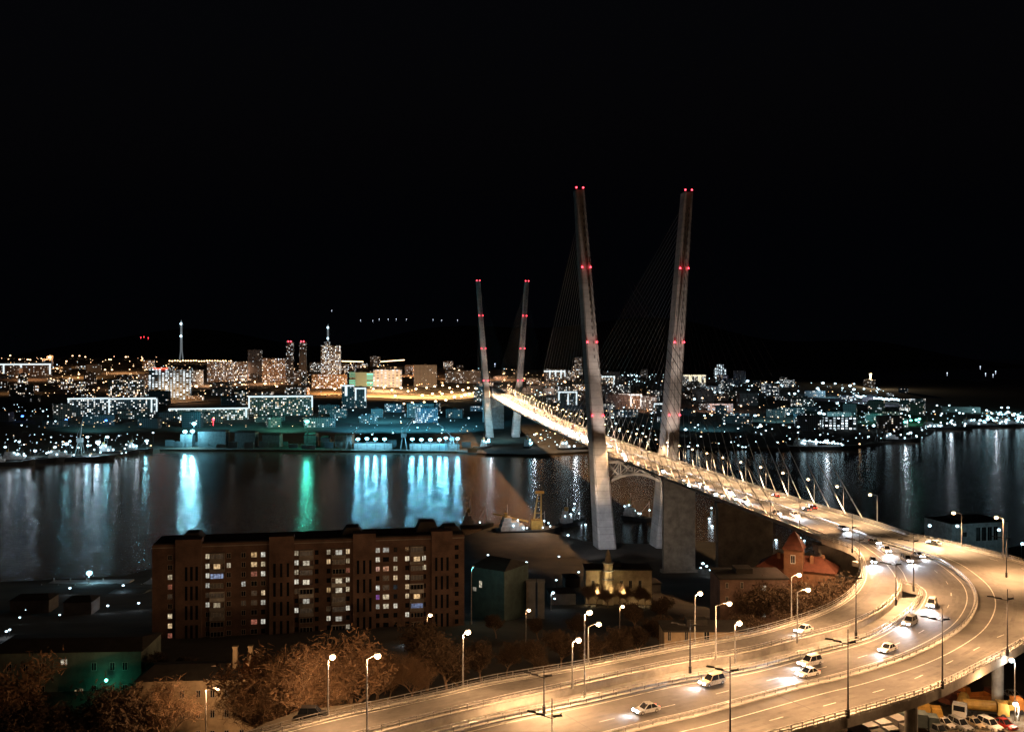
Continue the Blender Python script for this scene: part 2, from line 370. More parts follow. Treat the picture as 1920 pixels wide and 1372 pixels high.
for s0,lab in ((0,'near'),(SPAN,'far')):
    for side in (-1,1):
        LEGS.append(leg(s0,side,f"{'left' if side<0 else 'right'} leaning leg of the {lab} pylon"))
    # cross beam below the deck: lattice with a shallow arch
    mb=MB(); zc=zdeck(s0)-4.2; L=legc(58)-legsec(58)[0]
    for off in (-3,3):
        P=lambda t,z: Vector((BX,BY,z))+AX*(s0+off)+TX*t
        nseg=8
        def zb(t): return zc-7.5-5.5*(t/L)**2
        for i in range(nseg):
            t0=-L+2*L*i/nseg; t1=-L+2*L*(i+1)/nseg
            mb.tube(P(t0,zb(t0)),P(t1,zb(t1)),.85,n=4); mb.tube(P(t0,zc),P(t1,zc),.7,n=4)
            if i%2==0: tm=-L+2*L*(i+1)/nseg; te=-L+2*L*(i+2)/nseg; mb.tube(P(t0,zc),P(te,zb(te)),.4,n=4); mb.tube(P(t0,zb(t0)),P(te,zc),.4,n=4); mb.tube(P(t0,zc),P(t0,zb(t0)),.45,n=4)
    for t in (-L,-L/2,0,L/2,L):
        a=Vector((BX,BY,zb(t)))+AX*(s0-3)+TX*t; mb.tube(a,a+AX*6,.35,n=4)
    bpart(mb,'lattice_cross_beam',M['concrete'])
    mb=MB(); Mx=Matrix.Translation((BX,BY,0))@Matrix.Rotation(-TH,4,'Z'); mb.box(-33,33,s0-12,s0+12,-3,2.6,0,Mx)
    bpart(mb,'pile_cap',M['concrete'])
# piers
def pier(s,w,l,zb=None):
    mb=MB(); z1=zdeck(s)-3; c=bp_(s,0); zb=zt(c.x,c.y)-3 if zb is None else zb; Mx=Matrix.Translation((c.x,c.y,0))@Matrix.Rotation(-TH,4,'Z')
    mb.box(-w,w,-l,l,zb,z1,0,Mx); mb.box(-w-.6,w+.6,-l-.4,l+.4,z1-2.2,z1-.02,0,Mx); mb.box(-w-1,w+1,-l-1,l+1,zb,zb+4.5,0,Mx)
    bpart(mb,'pier',M['concrete'])
for s in (-95,-188,SPAN+90,SPAN+180): pier(s,8.4 if s==-95 else 12,1.6,None if s<500 else -3)
pier(-286,13.5,2.0)
o=light('SPOT',bp_(-150,-34)+Vector((0,0,-28)),2.0e4,(1,.76,.56),None,.5,None,R(60),.8); aim(o,bp_(-95,2)+Vector((0,0,-28)))  # added spot that brightens the near pier, without a fixture
# cables
CAB=[]
for s0 in (0,SPAN):
    for side in (-1,1):
        for dr in (-1,1):
            n=20; span=262 if (s0==0)==(dr<0) else 340
            for i in range(n):
                sd=s0+dr*(24+(span-24)*i/(n-1)); za=128+(216-128)*(i/(n-1))**.85
                top=Vector((BX,BY,za))+AX*(s0+dr*legsec(za)[1]*.7)+TX*(side*(legc(za)-legsec(za)[0]*.5)); bot=bp_(sd,side*14.6,.1)
                CAB.append((bot.y,bot,top))
CAB.sort(key=lambda c:c[0])
rest=MB()
for k,(yy,bot,top) in enumerate(CAB):
    mb=rest if k>=100 else MB(); d=(top-bot).normalized(); r=.115
    mb.tube(bot,top,r,n=5,cap=False)
    mb.tube(bot-d*.5,bot+d*5,.24,n=6,m=1); mb.tube(bot+d*5,bot+d*11,.2,.17,n=6,m=1); mb.tube(bot+d*11,bot+d*34,.15,.13,n=5,m=1)  # long upper tube is cable with lamplight put into its pale colour
    mb.tube(bot+d*11,bot+d*11.8,.3,.3,n=6,m=1)
    if k<100: bpart(mb,'cable',[M['cable'],M['sleeve_lit']])
bpart(rest,'cable',[M['cable'],M['sleeve_lit']],label='cables on the far half of the bridge',kind='stuff')

# ---------------------------------------------------------------- foreground viaduct from its plan
def spline(pts,step=2.5):
    P=[Vector(p) for p in pts]; out=[]
    for i in range(len(P)-1):
        p0=P[max(i-1,0)];p1=P[i];p2=P[i+1];p3=P[min(i+2,len(P)-1)]
        n=max(2,int((p2-p1).length/step))
        for k in range(n):
            t=k/n; out.append(.5*((2*p1)+(p2-p0)*t+(2*p0-5*p1+4*p2-p3)*t*t+(3*p1-p0-3*p2+p3)*t**3))
    out.append(P[-1]); 
    # even spacing
    d=[0]
    for a,b in zip(out,out[1:]): d.append(d[-1]+(b-a).length)
    n=max(2,int(d[-1]/step)); res=[]
    for s in np.linspace(0,d[-1],n+1): res.append(Vector([float(np.interp(s,d,[q[c] for q in out])) for c in range(3)]))
    return res
def rd(lst): return [on(u,v,ZR) for u,v in lst]
def bq(s,t): p=bp_(s,t); p.z=ZR; return p
cE=spline([bq(-292,-14.9)]+rd([(1596,1029),(1613,1052),(1614,1082),(1594,1113),(1552,1141),(1487,1166),(1400,1190),(1259,1216),(1097,1248),(1015,1262),(920,1278),(825,1300),(740,1319),(615,1346),(465,1385),(300,1430)]))
cA=spline([bq(-292,14.9)]+rd([(1779,1019),(1850,1036),(1925,1056),(1990,1080),(2030,1110),(2030,1148),(1985,1180),(1920,1206),(1887,1226),(1767,1288),(1680,1318),(1592,1343),(1462,1380),(1300,1425),(1100,1490)]))
cM=spline([bq(-292,0)]+rd([(1671,1021),(1722,1036),(1765,1053),(1797,1074),(1823,1100),(1830,1130),(1812,1166),(1772,1197),(1700,1232),(1592,1266),(1508,1286),(1404,1314),(1300,1342),(1259,1351),(1151,1378),(1000,1420),(860,1460)]))
nose=rd([(1600,1008),(1650,1040),(1678,1068),(1692,1096)])
cN=[bq(-292,-7.5)]+nose
cD=spline(cN+rd([(1683,1118),(1654,1145),(1592,1175),(1487,1203),(1400,1225),(1259,1249),(1097,1284),(975,1310),(900,1328),(800,1352),(700,1378),(500,1430)]))
cC=spline(cN+rd([(1712,1098),(1724,1112),(1704,1146),(1656,1180),(1608,1202),(1508,1228),(1400,1256),(1259,1280),(1097,1316),(988,1338),(880,1362),(760,1392),(600,1432)]))
VIA=MB()
def slab(L,Rr,zt_=0,th=1.7):
    bm=bmesh.new(); pts=L+Rr[::-1]
    ring=[]
    for p in pts:
        if not ring or (p-ring[-1]).length>.05: ring.append(p)
    from mathutils.geometry import tessellate_polygon
    tr=tessellate_polygon([[Vector((p.x,p.y,0)) for p in ring]])
    n=len(ring); mb=MB()
    mb.v=[(p.x,p.y,ZR+zt_) for p in ring]+[(p.x,p.y,ZR+zt_-th) for p in ring]
    mb.f=[tuple(t) for t in tr]+[tuple(n+i for i in t)[::-1] for t in tr]; mb.m=[0]*(2*len(tr))
    for i in range(n): mb.f.append((i,(i+1)%n,n+(i+1)%n,n+i)); mb.m.append(1)
    return mb
tag(slab(cE,cD).obj('ramp_road',[M['asphalt'],M['concrete']]),'single carriageway slip road curving left off the bridge','road',kind='structure')
tag(slab(cC,cM,.0).obj('road',[M['asphalt2'],M['concrete']]),'inner carriageway with oncoming cars','road',kind='structure')
tag(slab(cM,cA,.0).obj('road',[M['asphalt2'],M['concrete']]),'empty outer carriageway','road',kind='structure')
# gore between ramp and main road: a lower dark slab
tag(slab([p for p in cD if p.y<225],[p for p in cC if p.y<225],-1.2,.6).obj('viaduct_gap_floor',[M['concrete_d'],M['concrete_d']]),'narrow sunken strip between slip road and main road','road',kind='structure')
def offs(c,d):
    out=[]
    for i,p in enumerate(c):
        a=c[max(i-1,0)]; b=c[min(i+1,len(c)-1)]; t=(b-a); t.z=0; t.normalize(); out.append(p+Vector((t.y,-t.x,0))*d)
    return out
def ribbon(c,w_,z,i0=0,i1=None,mb=None):
    mb=mb or MB(); c=c[i0:i1]; L=offs(c,-w_/2); Q=offs(c,w_/2); n=len(mb.v)
    for a,b in zip(L,Q): mb.v+=[(a.x,a.y,a.z+z),(b.x,b.y,b.z+z)]
    for i in range(len(c)-1): mb.f.append((n+2*i,n+2*i+1,n+2*i+3,n+2*i+2)); mb.m.append(0)
    return mb
def wall_along(c,w_,z0,z1,mb=None):
    mb=mb or MB(); L=offs(c,-w_/2); Q=offs(c,w_/2); n=len(mb.v)
    for a,b in zip(L,Q): mb.v+=[(a.x,a.y,a.z+z0),(b.x,b.y,b.z+z0),(b.x,b.y,b.z+z1),(a.x,a.y,a.z+z1)]
    for i in range(len(c)-1):
        for j in range(4): a=n+4*i+j; b=n+4*i+(j+1)%4; mb.f.append((a,b,b+4,a+4)); mb.m.append(0)
    e=n+4*(len(c)-1); mb.f+=[(n,n+1,n+2,n+3),(e,e+1,e+2,e+3)]; mb.m+=[0,0]
    return mb
mark=MB()
# offsets: positive is to the right hand when walking along the curve away from the bridge
iD=next(i for i,p in enumerate(cD) if (p-nose[-1]).length<3); iC=next(i for i,p in enumerate(cC) if (p-nose[-1]).length<3)
def marks(c,d,dash,i0=0):
    q=offs(c,d)
    if not dash: ribbon(q,.2,.012,i0,None,mark)
    else:
        q=spline(q,1.0)
        for i in range(i0,len(q)-5,12): ribbon(q,.17,.012,i,i+4,mark)
marks(cE,-1.3,0); marks(cD,1.0,0,3); marks(cC,-1.6,0,3); marks(cM,1.9,0,2); marks(cM,-4.0,0,2); marks(cA,1.6,0); marks(cM,5.3,1,8); marks(cA,5.2,1,8)
tag(mark.obj('road_markings',M['paint']),kind='structure')
M['asphalt3']=mat('tyre_worn_asphalt',(.074,.07,.065),.75,noise=.5,col2=(.1,.094,.088)); M['joint']=mat('expansion_joint',(.03,.03,.03),.6,noise=3)
wear=MB()
def mid(c1,c2,t): 
    n=60; A=[c1[int(i*(len(c1)-1)/n)] for i in range(n+1)]; B=[c2[int(i*(len(c2)-1)/n)] for i in range(n+1)]; return spline([a.lerp(b,t) for a,b in zip(A,B)],3)
for c in (offs(cM,6.9),offs(cM,8.7),offs(cM,-6.2),offs(cM,-8.0),offs(cE,-3.0),offs(cE,-4.8),offs(cA,3.0),offs(cA,2.0),offs(cM,3.3),offs(cM,4.6)):
    ribbon(c,.75,.006,6,None,wear)
tag(wear.obj('road_wear',M['asphalt3']),kind='structure')
jt=MB()
for i in range(10,len(cM)-8,14):
    p=cM[i]; nr=(cM[i+1]-cM[i-1]).normalized(); nr=Vector((nr.y,-nr.x,0)); tt=Vector((-nr.y,nr.x,0))
    jt.add([p-nr*10.5-tt*.12+Vector((0,0,.016)),p+nr*10.5-tt*.12+Vector((0,0,.016)),p+nr*10.5+tt*.12+Vector((0,0,.016)),p-nr*10.5+tt*.12+Vector((0,0,.016))],[(0,1,2,3)])
tag(jt.obj('road_joints',M['joint']),kind='structure')
post_me={}
def guard(c,name,label,rails,step,posth,off=0,postw=.09,base=None,matr='steel',i0=0,i1=None,gname='guardrails along the elevated road'):
    c=offs(c,off)[i0:i1]; root=empty(name,c[0],0,label,'guardrail',gname)
    def loc(mb): mb.v=[(x-c[0].x,y-c[0].y,z-c[0].z) for x,y,z in mb.v]; return mb
    for zr,hr in rails: loc(wall_along(c,.09,zr-hr/2,zr+hr/2)).obj('rail',M[matr],root)
    if base: loc(wall_along(c,base[0],0,base[1])).obj('kerb',M['concrete'],root)
    key=(posth,postw)
    if key not in post_me:
        q=MB(); q.box(-postw,postw,-postw,postw,0,posth); q.box(-postw*1.6,postw*1.6,-postw*1.6,postw*1.6,0,.1); post_me[key]=q.mesh('post',[M[matr]])
    q=spline(c,step); rest=MB(); vis=sorted(range(len(q)),key=lambda i:q[i].y)[:100]; vis=set(vis)
    for i,p in enumerate(q):
        if i in vis:
            o=link('post',post_me[key],root); o.location=p-c[0]
        else: rest.tube(p-c[0],p-c[0]+Vector((0,0,posth)),postw,n=4)
    if rest.v: tag(rest.obj('post',M[matr],root),kind='stuff')
    return root
guard(cA,'guardrail','outermost guardrail with square posts along the lower right edge of the road',[(.55,.3),(1.05,.1)],2.4,1.1,.35,.1,(.6,.22))
guard(cA,'parapet_railing','thin outer handrail just outside the outermost guardrail',[(.9,.06),(.45,.05)],2.4,.9,-.25,.05)
guard(cM,'guardrail','median guardrail between the two main carriageways',[(.6,.34)],2.6,.8,0,.1,(.9,.16))
guard(cC,'guardrail','guardrail on the inner side of the oncoming carriageway',[(.6,.32)],3,.8,-.5,.08,(.6,.2),i0=iC)
guard(cC,'guardrail','tall handrail along the sunken strip on the main road side',[(1.1,.07),(.65,.06)],3,1.1,-.05,.05,i0=iC)
guard(cD,'guardrail','guardrail on the right edge of the slip road',[(.6,.3),(1.1,.08)],3,1.1,.45,.07,(.6,.2),i0=iD)
guard(cE,'guardrail','guardrail on the left edge of the slip road',[(.6,.3)],3,.8,-.6,.08,(.6,.2))
guard(cE,'guardrail','tall double handrail on the outer left edge of the slip road',[(1.25,.09),(.8,.07),(.35,.07)],3,1.3,-.1,.06)
# viaduct piers
def vpier(p,h,label):
    z0=zt(p.x,p.y)-1; mb=MB(); mb.tube((0,0,0),(0,0,ZR-1.7-1.3-z0),1.1,n=16); mb.box(-5,5,-1.3,1.3,ZR-1.7-1.3-z0,ZR-1.72-z0)
    r=tag(mb.obj('viaduct_pier',M['concrete']),label,'pier','piers under the elevated road'); r.location=(p.x,p.y,z0); r.rotation_euler=(0,0,h); return r
cen=offs(cA,6.5)
pl=['pier of the elevated road nearest the bottom right corner','pier under the outer bend of the elevated road','pier beneath the far side of the bend']
for k,(u,v) in enumerate(((1738,1293),(1900,1212),(1560,1352))):
    p=on(u,v,ZR); vpier(p+Vector((-1,4,0)),R(60),pl[k])
for k,s in enumerate((1612,1400,1180)):
    c=[q for q in cE if abs(960+F*q.x/q.y-s)<12]; p=c[0]; vpier(p+Vector((2.5,-3,0)),R(30),['pier under the slip road where it leaves the bridge','pier under the middle of the slip road','pier under the slip road near the trees'][k])

# ---------------------------------------------------------------- lamps near and on the bridge
def lamp_proto_pole(name,h,arm,head,mats,aimz=0): pass
def headshape(mb,c,d,l=.9,w=.32,h=.2,m=0):
    # flat cobra head pointing along d
    d=Vector(d).normalized(); sd=Vector((-d.y,d.x,0)).normalized(); up=Vector((0,0,1)); c=Vector(c)
    pr=[(-.5,.5,.35),(-.5,-.5,.35),(.1,-1,.5),(.5,-.55,.1),(.5,.55,.1),(.1,1,.5)]
    vs=[]; 
    for z in (0,1):
        for a,b,k in pr: vs.append(c+d*a*l*(1 if not z else .85)+sd*b*w/2*(1 if not z else .6)+up*(h*z))
    mb.add(vs,[(0,1,2,3,4,5),(6,7,8,9,10,11)]+[(i,(i+1)%6,6+(i+1)%6,6+i) for i in range(6)],m)
def lit_lamp(base,top_z,armv,label,energy=5500,col=SOD,bulb='bulb_sod',r=.42,group='lit street lamps beside the elevated road',pr=.13):
    h=top_z-base.z; root=empty('street_lamp',base,0,label,'street lamp',group)
    q=MB(); q.tube((0,0,0),(0,0,h),pr*1.25,pr*.7,n=8); q.tube((0,0,0),(0,0,.9),pr*1.9,n=8); q.obj('pole',M['steel'],root)
    a=Vector(armv); q=MB(); q.tube((0,0,h),a*.5+Vector((0,0,h+.35)),.07,n=5); q.tube(a*.5+Vector((0,0,h+.35)),a+Vector((0,0,h+.5)),.06,n=5); q.obj('arm',M['steel'],root)
    c=a+Vector((0,0,h+.45)); q=MB(); headshape(q,c+Vector((0,0,.16)),a if a.length>.1 else (1,0,0),.8,.4,.2); q.obj('lamp_head',M['steel'],root)
    q=MB(); q.ball((0,0,0),r,n=12,k=8,sz=.8); o=q.obj('bulb',M[bulb],root,smooth=True); o.location=c-Vector((0,0,.18))
    if energy: light('POINT',c-Vector((0,0,r+.5)),energy,col,root,.25)
    return root
# (pole u, base v, head u, head v, base plane z, label)
NL=[(868,1290,877,1187,ZR,'lit street lamp standing alone left of centre beside the slip road wall'),
 (615,1346,622,1234,ZR,'lit street lamp beside the dark parked car'),
 (688,1392,707,1232,ZR,'lit street lamp between the parked car and the slip road, right of the pale tree'),
 (386,1440,407,1291,ZR,'lit street lamp in front of the tall ochre house at bottom left'),
 (1096,1306,1106,1150,ZR,'tallest lit lamp of the close group of three, on a full length pole'),
 (1103,1247,1123,1172,ZR,'right lamp of the close group of three behind the slip road'),
 (1073,1290,1085,1202,ZR,'lowest left lamp of the close group of three'),
 (1303,1208,1314,1114,ZR,'left and highest of the three lamps between the low hut and the brick house'),
 (1342,1236,1369,1133,ZR,'middle of the three lamps right of the low hut'),
 (1378,1243,1388,1170,ZR,'right and lowest of the three lamps right of the low hut'),
 (1484,1166,1500,1079,ZR,'lit lamp on the slip road below the pointed tower'),
 (1495,1205,1517,1107,ZR,'lit lamp just right of the lamp below the pointed tower')]
u_hot=lambda u:u in (615,688,386)
for pu,bv,hu,hv,z,lab in NL:
    b=on(pu,bv,z)
    if pu==386: b=Vector(((386-960)/F*178,178,zt((386-960)/F*178,178)))
    hz=CH-(hv-HOR)*b.y/F; ax=(hu-pu)/F*b.y
    lit_lamp(b,hz-.25,(ax,.6,0),lab,energy=11000 if u_hot(pu) else 5500,r=.5)
    if pu!=386: light('SPOT',(b.x+(1.0 if pu>1000 else 2.0),b.y-2.5,hz-.9),6500,SOD,None,.3,Vector((.15,-.75,-1)).to_track_quat('-Z','Y').to_euler(),R(128),.6)
# lamps deeper between the trees
for u,v,Y,lab,e in ((801,1152,235,'lamp in a small treetop gap in front of the brick apartment block',700),(986,1143,250,'small lamp in the dark park, left of the grey slabs',300),(1162,1136,265,'small lamp below the floodlit tower',400),(1033,1110,330,'bluish white lamp in the dark yard left of the floodlit tower',300)):
    p=at(u,v,Y); g=Vector((p.x,p.y,zt(p.x,p.y))); c=SOD if u!=1033 else (.7,.85,1)
    lit_lamp(g,p.z-.3,(.8,-.3,0),lab,energy=e,col=c,bulb='bulb_sod' if u!=1033 else 'bulb_wht',r=.5,group=None)
# dark topped lamps with twin arms and heads throwing light down on the road
def twin(base,top_z,ljz,lab,tip,rtip,energy=26000):
    root=empty('twin_arm_street_lamp',base,0,lab,'street lamp','twin arm lamps over the elevated road')
    h=top_z-base.z; j=ljz-base.z
    q=MB(); q.tube((0,0,0),(0,0,h),.17,.06,n=8); q.tube((0,0,0),(0,0,1.3),.28,n=8); q.obj('pole',M['dsteel'],root)
    for a in (Vector(tip),Vector(rtip)):
        q=MB(); q.tube((0,0,j),a*.45+Vector((0,0,j+.15)),.06,n=5); q.tube(a*.45+Vector((0,0,j+.15)),a+Vector((0,0,j+.55)),.05,n=5); q.obj('arm',M['dsteel'],root)
        for k in (.55,1.0):
            q=MB(); headshape(q,a*k+Vector((0,0,j+.35*k)),a,1.3,.5,.22); q.obj('lamp_head',M['dsteel'],root)
            if a.length<1.6: break
    for a in (tip,rtip): light('SPOT',(a[0]*.9,a[1]*.9,j+.1),energy*.75,SOD,root,.35,(0,0,0),R(150),.6)
    return root
TW=[(1035,1500,1308,1346,'twin arm lamp in the bottom middle of the photo, base hidden below'),
 (1020,1338,1256,1270,'slim twin arm lamp added to light the slip road near the bottom middle'),(1294,1262,1160,1175,'slim twin arm lamp added to light the slip road, left of the brick house'),  # both lamps added to brighten the slip road lanes
 (1369,1404,1230,1260,'twin arm lamp in front of the nearest van'),
 (1590,1345,1179,1207,'twin arm lamp on the outer guardrail with its whole pole against the road'),
 (1767,1290,1140,1164,'twin arm lamp on the outer guardrail of the bend'),
 (1889,1229,1104,1125,'twin arm lamp nearest the right edge of the bend'),
 (1605,1196,1075,1086,'twin arm lamp in the gap between slip road and main road'),
 (1680,1134,1050,1060,'twin arm lamp at the left of the gore'),
 (1713,1108,1004,1016,'twin arm lamp at the tip of the gore'),
 (1611,1080,1002,1014,'twin arm lamp on the left edge just past the bridge end'),
 (1598,1036,962,990,'twin arm lamp where the deck of the bridge ends'),
 (1887,1082,996,1010,'twin arm lamp standing on the empty outer carriageway at right'),
 (1995,1182,1060,1080,'unseen twin arm lamp added on the outermost point of the bend, just outside the right edge'),  # this lamp and the next are out of view, added to light the bend
 (1985,1090,985,1000,'unseen twin arm lamp added past the right edge on the far side of the bend')]
for u,bv,tv,jv,lab in TW:
    b=on(u,bv,ZR); Y=b.y
    side=1 if u in (1035,1369,1590,1767,1889,1995) else -1
    ang=R(120) if side>0 else R(20)
    twin(b,CH-(tv-HOR)*Y/F,CH-(jv-HOR)*Y/F,lab,(-2.6,1.2,0),(1.3,.3,0),33000 if side>0 else (15000 if u in (1020,1294) else 33000))
# lamps on the right edge of the bridge
k=0
PR=None
for s in list(np.arange(-318,SPAN+60,24.)):
    if s<-292:
        p=on(1803,1024,ZR)
    else: p=bp_(s,15.3)
    lab='bridge lamp on the right hand parapet, one of the long row'
    if PR is None or s<-200:
        o=lit_lamp(p,p.z+9.6,(-2.3,.2,0),lab,0,group='lamps along the right edge of the bridge',r=.5,pr=.12)
        if s<-292: PR=o; learn(PR)
    else:
        o=copytree(PR); o.location=p
    if s>420: 
        o.scale=(1,1,1)
    e=42000 if s<100 else 42000+140*(s-100)
    light('SPOT',p+Vector((-4.0,-.5,8.9)),e,(1,.62,.32),None,.4,(0,R(28),0),R(158),.4) if 0 else (light('SPOT',p+Vector((-3.4,-.3,8.9)),e*.7,(1,.62,.32),None,.4,(0,0,0),R(140),.45),light('SPOT',p+Vector((-4.6,-.5,8.9)),e*1.0,(1,.60,.30),None,.4,Vector((-1.5,-.1,-1)).to_track_quat('-Z','Y').to_euler(),R(96),.6))
CR=None
for s in np.arange(-276,SPAN+40,24.):     # cut-off lamps on the left parapet: their light passes the deck edge and falls on the bay
    p=bp_(s,-14.9); 
    if CR is None:
        CR=empty('cutoff_street_lamp',p,0,'slim lamp with a flat shade on the left hand parapet, one of the long row','street lamp','lamps along the left edge of the bridge')
        q=MB(); q.tube((0,0,0),(0,0,9.2),.12,.07,n=6); q.obj('pole',M['steel'],CR); q=MB(); q.tube((0,0,9.1),(3.4,.2,9.6),.06,n=5); q.obj('arm',M['steel'],CR); q=MB(); headshape(q,(3.6,.2,9.55),(1,0,0),1.0,.4,.2); q.obj('lamp_head',M['steel'],CR); learn(CR)
    else: o=copytree(CR); o.location=p
    light('SPOT',p+Vector((3.7,.2,9.3)),95000 if s>20 else (52000 if s>-50 else 34000),(1,.54,.25),None,.25,(0,0,0),R(112) if s>-50 else R(94),.2)
for u,v,hu,hv,lab in ((1881,1047,1868,970,'lit lamp before the pale harbour hall, rightmost of the bridge side row'),):
    b=on(u,v,ZR); lit_lamp(b,CH-(hv-HOR)*b.y/F-.3,((hu-u)/F*b.y,0,0),lab,9000,r=.5,group=None)
# floodlights that wash the pylon legs, and spots added for their lower parts
for s0 in (0,SPAN):
    for side in (-1,1):
        for dz,en,tz in ((1,4.4e4,105),(1,2.3e5,190)):
            o=light('SPOT',bp_(s0-26,side*15.8,1.2),en*(1.25 if s0==0 else .9),(1,.80,.68),None,.5,None,R(50 if tz<150 else 26),.8)
            aim(o,Vector((BX,BY,tz))+AX*s0+TX*side*legc(tz))
        q=MB(); q.box(-.5,.5,-.3,.3,0,.7); q.tube((0,0,0),(0,0,.4),.2); f=tag(q.obj('floodlight',M['dsteel']),f"floodlight at the {'left' if side<0 else 'right'} leg of the {'near' if s0==0 else 'far'} pylon",'floodlight'); f.location=bp_(s0-26,side*16.6,.0)
        o=light('SPOT',Vector((BX,BY,16))+AX*(s0-60)+TX*(side*20-26),(5.5e4 if side<0 else 1.8e4) if s0==0 else 4e4,(.92,.92,1),None,.5,None,R(60),.9); aim(o,Vector((BX,BY,16))+AX*s0+TX*side*18)  # added bluish spot, stands in for harbour light on the leg foot
        o=light('SPOT',Vector((BX,BY,45))+AX*(s0-55)+TX*(side*20-20),1.2e5 if s0==0 else 6e4,(1,.72,.5),None,.5,None,R(48),.9); aim(o,Vector((BX,BY,50))+AX*s0+TX*side*20)  # warm spot added to brighten the leg near deck height
#@@PART2
# ---------------------------------------------------------------- cars
def car_proto(kind,paint,detail=True,label='car'):
    root=empty('car',(0,0,0),0,label,'car')
    L,W,H=(4.5,1.8,1.48) if kind=='sedan' else ((4.9,1.9,1.85) if kind=='suv' else (5.2,1.95,2.2)); h=.78 if kind=='sedan' else (.95 if kind=='suv' else 1.0)
    q=MB(); pf=[(-L/2,.35),(-L/2+.05,h-.05),(-L/2+.35,h+.02),(L/2-1.1,h),(L/2-.25,h-.14),(L/2,.55),(L/2-.03,.3),(L/2-.5,.22),(-L/2+.4,.22)]
    q.prism(pf,-W/2+.05,W/2-.05); q.prism([(x*.985,.3+(z-.3)*.8) for x,z in pf],-W/2,W/2)
    q.obj('body',M[paint],root)
    if kind=='sedan': a,b,c,d=-L/2+.5,-L/2+1.25,L/2-2.2,L/2-1.35
    elif kind=='suv': a,b,c,d=-L/2+.12,-L/2+.5,L/2-2.1,L/2-1.35
    else: a,b,c,d=-L/2+.06,-L/2+.25,L/2-1.6,L/2-.9
    def frus(mb,x0,x1,x2,x3,z0,z1,w0,w1):
        mb.add([(x0,-w0,z0),(x3,-w0,z0),(x3,w0,z0),(x0,w0,z0),(x1,-w1,z1),(x2,-w1,z1),(x2,w1,z1),(x1,w1,z1)],[(3,2,1,0),(4,5,6,7),(0,1,5,4),(1,2,6,5),(2,3,7,6),(3,0,4,7)])
    q=MB(); frus(q,a,b,c,d,h-.02,H-.06,W/2-.08,W/2-.27); q.obj('window_glass',M['glass_d'],root)
    q=MB(); frus(q,b-.06,b+.05,c-.05,c+.06,H-.08,H,W/2-.24,W/2-.32)
    for sg in (-1,1):
        q.tube((d,sg*(W/2-.1),h),(c,sg*(W/2-.28),H-.04),.05,n=4); q.tube((a,sg*(W/2-.1),h),(b,sg*(W/2-.28),H-.04),.06,n=4); xm=(b+c)/2; q.tube((xm,sg*(W/2-.07),h),(xm,sg*(W/2-.26),H-.04),.05,n=4)
    q.obj('roof',M[paint],root)
    for sg in (-1,1):
        for x in (-L/2+.85,L/2-.9):
            q=MB(); q.tube((x,sg*(W/2-.2),.32),(x,sg*(W/2+.01),.32),.32,n=12); q.tube((x,sg*(W/2),.32),(x,sg*(W/2+.025),.32),.18,n=8,m=1); q.obj('wheel',[M['tyre'],M['steel']],root)
        q=MB(); q.box(L/2-.16,L/2+.02,sg*(W/2-.42)-.2,sg*(W/2-.42)+.2,.5,.72); q.obj('headlight',M['headlight'],root)
        q=MB(); q.box(-L/2-.02,-L/2+.06,sg*(W/2-.35)-.2,sg*(W/2-.35)+.2,.6,.74); q.obj('tail_light',M['tail'],root)
    return root
PROTO={}
def car(kind,paint,p,dirv,label,beam=0,group=None,full=True,scale=1):
    key=(kind,paint)
    if key not in PROTO:
        PROTO[key]=car_proto(kind,paint); learn(PROTO[key]); PROTO[key].location=(0,0,-500); o=PROTO[key]; first=True
    else: first=False
    if first: o=PROTO[key]
    elif full: o=copytree(PROTO[key])
    else:
        o=PROTO[key].copy(); COL.objects.link(o)
        for ch in KIDS[PROTO[key].name]:
            if not ch.name.startswith('wheel') and not ch.name.startswith('tail'): c=ch.copy(); COL.objects.link(c); c.parent=o
    o.location=p; d=Vector(dirv); o.rotation_euler=(0,0,math.atan2(d.y,d.x)); o.scale=(scale,)*3
    if 'group' in o: del o['group']
    tag(o,label,'car',group)
    if beam:
        x=2.35
        l=light('SPOT',(x+.1,0,.75),beam,(.84,.9,1.0),o,.25,None,R(88),1.0); l.rotation_euler=Vector((1,0,-.16)).to_track_quat('-Z','Y').to_euler()
    return o
def tang(c,p):
    i=min(range(len(c)),key=lambda i:(c[i]-p).length); a=c[max(i-1,0)]; b=c[min(i+1,len(c)-1)]; return (b-a).normalized()
FC=[(1212,1334,'sedan','car_silver',cM,'silver car nearest the bottom edge of the photo, headlights on',4000),
 (1335,1282,'suv','car_beige',cM,'pale van with glowing headlights behind the nearest car',6000),
 (1519,1246,'suv','car_white',cM,'white van driving beside another car, on the lane next to the strip',6000),
 (1515,1266,'sedan','car_white',cM,'white car with dazzling headlights just in front of the van',22000),
 (1664,1220,'sedan','car_white',cM,'white car on the bend near the median guardrail',3000),
 (1706,1170,'suv','car_silver',cM,'silver car on the inner lane of the bend',16000),
 (1747,1136,'suv','car_white',cM,'white car on the bend lighting a long bright patch of road',26000),
 (1700,1052,'suv','car_white',cM,'white car leading a pair where the road leaves the bridge',20000),
 (1722,1044,'sedan','car_white',cM,'white car half behind its neighbour where the road leaves the bridge',5000),
 (1637,1054,'sedan','car_silver',cE,'silver car entering the slip road with a bright patch ahead',26000),
 (1662,1034,'suv','car_white',cE,'white car with blazing headlights at the end of the bridge',24000),
 (1640,1019,'sedan','car_grey',cE,'grey car with bluish headlights behind the white one at the bridge end',9000),
 (1507,1184,'sedan','car_white',cE,'white car alone on the slip road',1500)]
for u,v,kd,pt,c,lab,beam in FC:
    p=on(u,v,ZR)+Vector((0,0,.01)); car(kd,pt,p,tang(c,p),lab,beam*.8)
